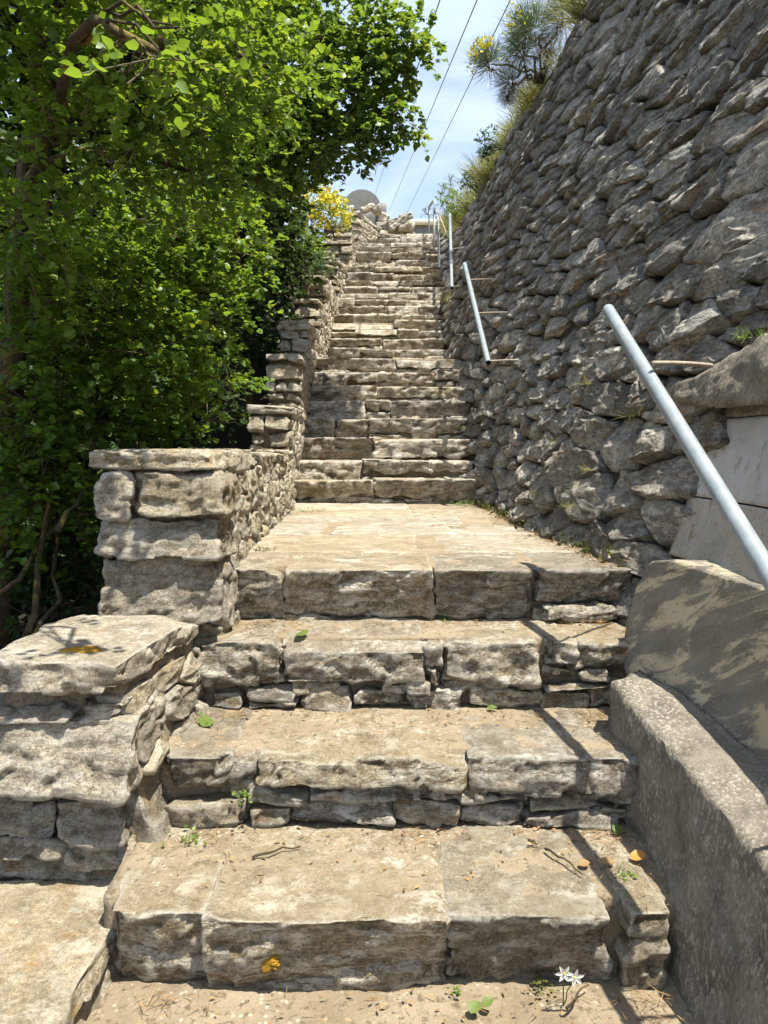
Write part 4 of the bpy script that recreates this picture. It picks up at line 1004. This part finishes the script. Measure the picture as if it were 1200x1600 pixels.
# crooked bare stems in the dark gap
for pts, r, lab in (([(35, 1010), (55, 960), (60, 880), (75, 800), (90, 720)], .022, 'crooked yellowish stem in the dark gap at far left'), ([(50, 1010), (62, 975), (95, 938), (82, 900), (90, 850), (88, 790)], .016, 'thin forked stem with a yellow lichen elbow behind the parapet slab'), ([(-5, 930), (30, 905), (45, 880), (62, 848), (100, 812), (150, 800)], .014, 'slanting yellow branch crossing the dark gap to the pier'), ([(90, 830), (105, 800), (120, 790), (132, 760)], .016, 'short pale branch catching sun beside the pier')):
    a = Acc(); tube(a, [at_d(x, y, 3.75 + .1 * i) for i, (x, y) in enumerate(pts)], np.linspace(r, r * .5, len(pts)), 8); tag(build(a, 'bare_branch', M['bark']), lab, 'branch', 'bare branches in the dark gap behind the parapet')
# dead twigs under the bright shrub
for k, (A, B, lab) in enumerate([((300, 668), (378, 665), 'upper pale dead twig over the long parapet'), ((296, 672), (383, 640), 'forked pale dead twig pointing at the first pier'), ((275, 665), (345, 615), 'thin bowed dead twig under the bright shrub')]):
    a = Acc(); tube(a, curve(at_d(*A, 5.4), at_d(*B, 5.5), .04, 8, .01), np.linspace(.006, .003, 8), 5); tag(build(a, 'dead_twig', M['twig']), lab, 'twig', 'dead twigs under the bright shrub')

# ================================================================== broom, grass, flowers
def broom(label, clusters, seed, root):
    rgx = np.random.default_rng(seed); t = thing('broom_bush', label, 'bush', root)
    g, dry, fl, st = Acc(), Acc(), Acc(), Acc()
    for px, py, d, r, yel, dr in clusters:
        C = at_d(px, py, d); rr = r * d / 1200
        tube(st, curve(root, C, .1, 10, .03), np.linspace(.022, .008, 10), 6)
        for b in range(7):
            e = C + nrm(rgx.normal(size=3)) * rr * .7; tube(st, curve(C - [0, 0, rr * .3], e, .03, 6, .01), np.linspace(.008, .003, 6), 4)
        for acc, n, s in ((g, int(1300 * (1 - dr)), 1.), (dry, int(900 * dr), .9)):
            D = nrm(rgx.normal(size=(n, 3)) * [.8, .8, .7] + ([-.45, 0, .7] if acc is g else [-.1, 0, -.6])); O = C + D * rr * rgx.uniform(.1, .75, n)[:, None]
            scatter(acc, O, D + rgx.normal(0, .25, (n, 3)), nrm(rgx.normal(size=(n, 3))), rgx.uniform(.16, .36, n) * s * rr / .45, np.clip(rgx.normal(.5, .2, n), 0, 1), np.c_[BLADE[:, :2], -.22 * BLADE[:, 1] ** 2], BLADEQ, width=.022)
        n = int(150 * yel)
        if n:
            D = nrm(rgx.normal(size=(n, 3)) * [.6, .6, .6] + [-.8, -.5, .75]); O = C + D * rr * rgx.uniform(.75, 1.15, n)[:, None]
            scatter(fl, O, nrm(rgx.normal(size=(n, 3)) + [0, 0, .7]), nrm(rgx.normal(size=(n, 3))), rgx.uniform(.025, .05, n), rgx.random(n), OVAL, width=1.6)
    build(st, 'stems', M['bark'], t); build(g, 'green_shoots', M['broom'], t); build(dry, 'dry_shoots', M['broom_dry'], t)
    if fl.n: build(fl, 'blossoms', M['flower_y'], t)
root = np.array([1.95, 9.9, WT - .1])
broom('spiky broom bush with yellow blossoms leaning off the wall top against the sky', [(768, 100, 9.8, 34, .9, .25), (800, 128, 9.9, 30, .0, .6), (835, 50, 9.9, 46, .35, .25), (818, 82, 9.9, 38, .1, .5), (880, 30, 9.8, 40, .0, .45), (858, 75, 10.0, 30, .0, .85), (793, 150, 10, 18, .0, .9)], 51, root)
# grass along the wall top
rgx = np.random.default_rng(61); a = Acc(); n = 15000
yy = rgx.uniform(5.5, 19, n); cl = vnoise(np.stack([yy * 2.1, yy * 0, yy * 0 + 4], 1)); keep = rgx.random(n) < .55 + .6 * cl; yy = yy[keep]; n = len(yy)
off = -.04 + .6 * rgx.random(n) ** 1.6; X = wtop(yy) + off; Zt = wheight(yy) - .03 + .16 * off
ln = rgx.uniform(.18, .5, n) * (1 + .5 * vnoise(np.stack([yy * 1.3, yy * 0, yy * 0], 1)))
F = np.stack([rgx.normal(-.6, .4, n), rgx.normal(-.1, .35, n), rgx.uniform(.35, 1.1, n)], 1)
scatter(a, np.stack([X, yy, Zt], 1), F, nrm(rgx.normal(size=(n, 3))), ln, rgx.random(n), np.c_[BLADE[:, :2], -.35 * BLADE[:, 1] ** 2], BLADEQ, width=.024)
tag(build(a, 'dry_grass', M['drygrass']), kind='stuff')
a = Acc(); n = 3500; yy = rgx.uniform(10.5, 19, n); off = rgx.uniform(-.02, .6, n)
scatter(a, np.stack([wtop(yy) + off, yy, wheight(yy) - .02 + .16 * off], 1), np.stack([rgx.normal(-.3, .4, n), rgx.normal(0, .35, n), rgx.uniform(.4, 1.1, n)], 1), nrm(rgx.normal(size=(n, 3))), rgx.uniform(.15, .42, n), rgx.random(n), np.c_[BLADE[:, :2], -.3 * BLADE[:, 1] ** 2], BLADEQ, width=.028)
tag(build(a, 'green_grass', M['grass']), kind='stuff')
bush('dark_bush', 'round dark bush on the wall top below the broom', [(762, 222, 12.2, 15, 22, .25), (757, 240, 12.2, 10, 12, .2)], M['leaf_dark'], 71, .035, 240, root=np.array([1.85, 12.3, WT]))
bush('dark_bush', 'small dark bush low on the wall top grass, above the third handrail', [(733, 281, 14, 14, 16, .25)], M['leaf_dark'], 72, .035, 240, root=np.array([1.75, 14.2, WT]))
bush('green_weed', 'pale green weed clump behind the handrail posts', [(700, 308, 16.2, 16, 20, .3), (712, 322, 15.6, 14, 20, .3)], M['grass'], 73, .04, 200, cat='weeds', root=np.array([1.5, 16.4, WT + .1]))
# dry umbels
for k, (px, py, lab) in enumerate([(704, 282, 'tallest dry umbel on the wall top skyline'), (694, 296, 'dry umbel left of the tallest one'), (678, 330, 'dry umbel hanging by the top rail post'), (688, 305, 'low dry umbel among the pale green weeds'), (664, 332, 'dry umbel leaning furthest out over the top steps')]):
    top = at_d(px, py, 16.6); base = np.array([max(top[0] + .1, 1.35), 16.7, max(WT, float(prof(16.7)) + .25)]); a = Acc(); tube(a, curve(base, top, .05, 7, .01), .006, 5)
    for q in range(14):
        e = top + nrm(RNG.normal(size=3) + [0, 0, .5]) * RNG.uniform(.06, .14); tube(a, [top, e], .003, 4)
        n = 8; scatter(a, e + RNG.normal(0, .014, (n, 3)), RNG.normal(size=(n, 3)), nrm(RNG.normal(size=(n, 3))), .022, RNG.random(n), OVAL)
    tag(build(a, 'dry_umbel', M['broom_dry']), lab, 'dried plant', 'dry umbels on the wall top')
bush('yellow_flower_bush', 'bush thick with yellow flower heads on the ruined parapet near the top', [(495, 320, 14.6, 34, 26, .4), (520, 335, 14.4, 26, 24, .4), (478, 352, 14.4, 24, 26, .4), (545, 345, 14.9, 10, 9, .2)], M['grass'], 74, .04, 130, flowers=110, root=np.array([-1.45, 14.6, float(prof(14.6)) + .4]), fs=.055)
bush('green_shrub', 'fresh green shrub under the yellow flowers', [(486, 392, 13.2, 28, 24, .35), (470, 372, 13.6, 20, 20, .3)], M['leaf'], 75, .045, 150, root=np.array([-1.4, 13.2, float(prof(13.2)) - .3]))
bush('heath_shrub', 'dark needle-leaved shrub overhanging the boulder-capped pier', [(504, 412, 12.6, 17, 20, .3), (488, 425, 12.4, 14, 16, .3)], M['broom'], 76, .035, 260, root=np.array([-1.3, 12.6, float(prof(12.6))]))

# ================================================================== weeds and litter
def tuft(name, label, c, r, n, seed, mat='grass', h=(.02, .055), wd=.06, cat='weed', leafy=0, up=(0, 0, .6), group='weed tufts in the joints'):
    rgx = np.random.default_rng(seed); a = Acc(); c = np.asarray(c, float)
    if n:
        P = c + np.c_[rgx.normal(0, r, (n, 2)) * .6, np.zeros(n)]
        scatter(a, P, rgx.normal(0, .45, (n, 3)) + np.array(up), nrm(rgx.normal(size=(n, 3))), rgx.uniform(*h, n), rgx.random(n), np.c_[BLADE[:, :2], -.3 * BLADE[:, 1] ** 2], BLADEQ, width=wd)
    if leafy:
        P = c + np.c_[rgx.normal(0, r, (leafy, 2)) * .7, rgx.uniform(0, r * .4, leafy)]
        scatter(a, P, rgx.normal(size=(leafy, 3)) * [1, 1, .3], nrm(rgx.normal(0, .4, (leafy, 3)) + [0, 0, 1]), rgx.uniform(.008, .018, leafy), rgx.random(leafy), OVAL, width=1.5)
    return tag(build(a, name, M[mat]), label, cat, group)
def on(px, py, z): return at_z(px, py, z)
tuft('grass_tuft', 'bright grass tuft on the concrete band at the right edge', at_d(1158, 528, 2.90), .03, 26, 81, h=(.02, .06), wd=.10)
tuft('grass_tuft', 'small pale grass tuft further right on the concrete band', at_d(1188, 526, 2.76), .03, 18, 82, h=(.02, .05), wd=.08)
tuft('weed_tuft', 'leafy weed at the left corner of the second step foot', on(290, 1312, z1), .05, 14, 83, leafy=26)
tuft('weed_tuft', 'leafy weed in the left corner of the third step foot', on(320, 1128, z2), .04, 10, 84, leafy=24)
tuft('weed_tuft', 'yellowish weed in the gap left of the long second-step block', at_d(385, 1246, d2 - .01), .03, 4, 85, leafy=26)
tuft('weed_tuft', 'weed patch at the landing end by the left wall', on(480, 800, z4), .12, 60, 86, leafy=70)
tuft('weed_tuft', 'small weed by the left wall halfway along the landing', on(408, 862, z4), .06, 30, 87, leafy=30, mat='moss')
tuft('weed_tuft', 'weed patch at the landing end under the right wall', on(722, 790, z4), .12, 60, 88, leafy=60)
tuft('weed_tuft', 'green sprig beside the right end of the fourth upper step', [.86, 8.1, float(prof(8.1)) + .1], .05, 10, 89, leafy=40)
tuft('weed_tuft', 'yellow tuft growing where the third handrail starts', at_d(699, 470, 12.3), .10, 90, 90, mat='drygrass', h=(.08, .2), wd=.04)
tuft('weed_tuft', 'weed at the right end of the first step beside the kerb', on(975, 1368, z1), .03, 8, 91, leafy=22)
tuft('weed_tuft', 'mossy weed under the first step near the white flowers', on(850, 1545, .01), .035, 6, 92, leafy=30, mat='moss')
tuft('weed_tuft', 'tiny plant under the first step in the middle', on(708, 1548, .02), .02, 3, 93, leafy=10)
tuft('weed_tuft', 'weed at the right end of the third step', on(690, 968, z3), .03, 6, 94, leafy=16)
tuft('weed_tuft', 'weed by the thin slab below the landing edge', on(868, 970, z3), .04, 8, 95, leafy=20)
k = 0
for px, py, lab in ((935, 735, 'grass tuft in a wall joint above the render block'), (1000, 650, 'grass tuft under the concrete band end'), (880, 690, 'grass tuft low in the wall left of the panel'), (905, 792, 'mossy tuft on the lowest wall course'), (850, 770, 'dry tuft on the lowest wall course near the landing middle'), (980, 860, 'green tuft in the wall foot by the landing edge'), (930, 600, 'dry straw wisp behind the nearest handrail')):
    dd = 3.2 if px > 960 else 3.7; 
    p = at_d(px, py, dd); 
    for it in range(6): dd = dd * 1.0; p = at_d(px, py, dd); dd *= 1 + .4 * (float(wallx(dd, p[2])) - .05 - p[0]) / max(p[0], .1)
    p = at_d(px, py, dd); p[0] -= .05
    tuft('grass_tuft', lab, p, .03, 24, 120 + k, 'moss' if k % 3 else 'drygrass', h=(.03, .085), wd=.05, up=(-.5, -.1, .3), group='tufts in the wall joints'); k += 1
# moss and dry needles along the wall foot
a = Acc(); n = 2600; yy = rgx.uniform(3.4, dL, n); X = right_x(yy) + .05 - np.abs(rgx.normal(0, .085, n)); sel = rgx.random(n) < .6 + .5 * vnoise(np.stack([yy * 3, X * 9, yy * 0], 1)); yy, X = yy[sel], X[sel]; n = len(yy)
scatter(a, np.stack([X, yy, np.full(n, z4 + .008)], 1), rgx.normal(size=(n, 3)) * [1, 1, .15], nrm(rgx.normal(0, .3, (n, 3)) + [0, 0, 1]), rgx.uniform(.015, .05, n), rgx.random(n), BLADE, BLADEQ, width=.12)
for (ya, yb, z, xa, xb) in [(d1, d2, z1, -.66, .82), (d2, d3, z2, -.66, .86), (d3, d4, z3, -.64, .98), (.9, d1, .012, -.66, .78)]:
    m = 330; cx = np.where(rgx.random(m) < .45, xb - np.abs(rgx.normal(0, .10, m)), np.where(rgx.random(m) < .45, xa + np.abs(rgx.normal(0, .10, m)), rgx.uniform(xa, xb, m)))
    P = np.stack([cx, yb - .03 - np.abs(rgx.normal(0, .035, m)) - (yb - ya - .1) * rgx.random(m) ** 3, z + rgx.uniform(.004, .014, m)], 1)
    scatter(a, P, rgx.normal(size=(m, 3)) * [1, 1, .12], nrm(rgx.normal(0, .3, (m, 3)) + [0, 0, 1]), rgx.uniform(.012, .05, m), rgx.random(m), BLADE, BLADEQ, width=.06)
tag(build(a, 'dry_needles', M['litter_brown']), kind='stuff')
a = Acc(); n = 900; yy = rgx.uniform(3.4, dL, n); X = right_x(yy) + .06 - np.abs(rgx.normal(0, .05, n))
scatter(a, np.stack([X, yy, z4 + rgx.uniform(0, .05, n)], 1), rgx.normal(size=(n, 3)) + [0, 0, .5], nrm(rgx.normal(size=(n, 3))), rgx.uniform(.015, .04, n), rgx.random(n), OVAL, width=1.)
tag(build(a, 'moss_cushions', M['moss']), kind='stuff')
# crumbs, grit and broken leaf bits on treads
a = Acc(); n = 900; tr = [(d1, d2, z1, -.62, .72), (d2, d3, z2, -.62, .8), (d3, d4, z3, -.6, .9), (d4, dL, z4, -.6, .9), (1.0, d1, .01, -.6, .75)]
for (ya, yb, z, xa, xb) in tr:
    m = 130; t = rgx.random(m) ** .45; P = np.stack([rgx.uniform(xa, xb, m), ya + .05 + (yb - ya - .06) * t, np.full(m, z + .006)], 1)
    scatter(a, P, rgx.normal(size=(m, 3)) * [1, 1, .12], nrm(rgx.normal(0, .25, (m, 3)) + [0, 0, 1]), rgx.uniform(.006, .022, m), rgx.random(m), OVAL, width=.8)
tag(build(a, 'leaf_litter', M['litter_brown']), kind='stuff')
def leaf1(label, c, size, mat, ang, tilt=.15, cat='leaf', tpl=OVAL, grp='fallen leaves on the steps'):
    a = Acc(); c = np.asarray(c, float) + [0, 0, .012]
    scatter(a, c[None], np.array([[math.cos(ang), math.sin(ang), tilt]]), nrm(np.array([[.1, -.2, 1.]])), size, .5, tpl, width=1.5); tag(build(a, 'fallen_leaf', M[mat]), label, cat, grp)
leaf1('curled orange leaf on the first step near the kerb', on(985, 1348, z1), .055, 'litter_orange', .2, .3)
leaf1('brown leaf in the rail shadow on the first step', on(935, 1352, z1), .05, 'litter_brown', -.3)
leaf1('second brown leaf beside the rail shadow, left of the first', on(905, 1358, z1), .04, 'litter_brown', .4)
leaf1('big green leaf on the ground below the first step', on(735, 1590, .01), .045, 'litter_green', .9, .3)
leaf1('second green leaf overlapping the big one on the ground', on(752, 1578, .01), .04, 'litter_green', .3, .4)
leaf1('green leaf in the left corner of the second step', on(312, 1136, z2), .055, 'litter_green', .5, .2, tpl=LEAF)
leaf1('pale green leaf at the back of the second step middle', on(760, 1112, z2), .045, 'litter_green', .0, .2)
leaf1('green leaf at the back of the third step', on(478, 996, z3), .05, 'litter_green', 2.6, .1, tpl=LEAF)
leaf1('small green leaf on the third step near its middle', on(665, 967, z3), .04, 'litter_green', 1.2, .3, tpl=LEAF)
leaf1('pale leaf at the back right of the first step', on(962, 1308, z1), .05, 'litter_green', 1.0, .3)
for k, (A, B, z, lab) in enumerate([((852, 1332), (910, 1372), z1, 'longest dry twig lying on the first step'), ((395, 1345), (470, 1328), z1, 'dark dry twig on the left of the first step'), ((885, 1582), (920, 1545), .02, 'thin twig on the ground under the white flowers'), ((826, 1318), (842, 1322), z1, 'tiny twig on the first step')]):
    a = Acc(); A3 = on(*A, z); B3 = on(*B, z); tube(a, curve(A3 + [0, 0, .012], B3 + [0, 0, .012], .006, 7, .004), np.linspace(.0045, .002, 7), 6); tag(build(a, 'dry_twig', M['bark']), lab, 'twig', 'dry twigs on the steps')
# white star flowers
base = on(880, 1572, .0)
for k, (px, py, lab) in enumerate([(881, 1520, 'left white star-shaped flower at the foot of the first step'), (898, 1526, 'right white star-shaped flower at the foot of the first step')]):
    c = at_d(px, py, d1 - .10); t = thing('white_flower', lab, 'flower', base, 'white star flowers')
    pa, sa = Acc(), Acc()
    for q in range(6):
        an = q / 6 * 2 * math.pi + .3 * k; F = np.array([[math.cos(an), -.25, math.sin(an)]])
        scatter(pa, c[None], F, np.array([[0., -1, .15]]), .026, .6, OVAL, width=.75)
    tube(sa, curve(base, c + [0, .004, 0], .01, 6, .002), .0018, 5); build(pa, 'petals', M['flower_w'], t); build(sa, 'stem', M['grass'], t)
    a = Acc(); box_stone(a, (c[0] - .003, c[0] + .003), (c[1] - .007, c[1] - .001), (c[2] - .003, c[2] + .003), res=.002, r=.003, amp=0, cuts=0, jit=0); build(a, 'centre', M['flower_y'], t)
print('tris', sum(len(o.data.polygons) for o in bpy.data.objects if o.type == 'MESH'))
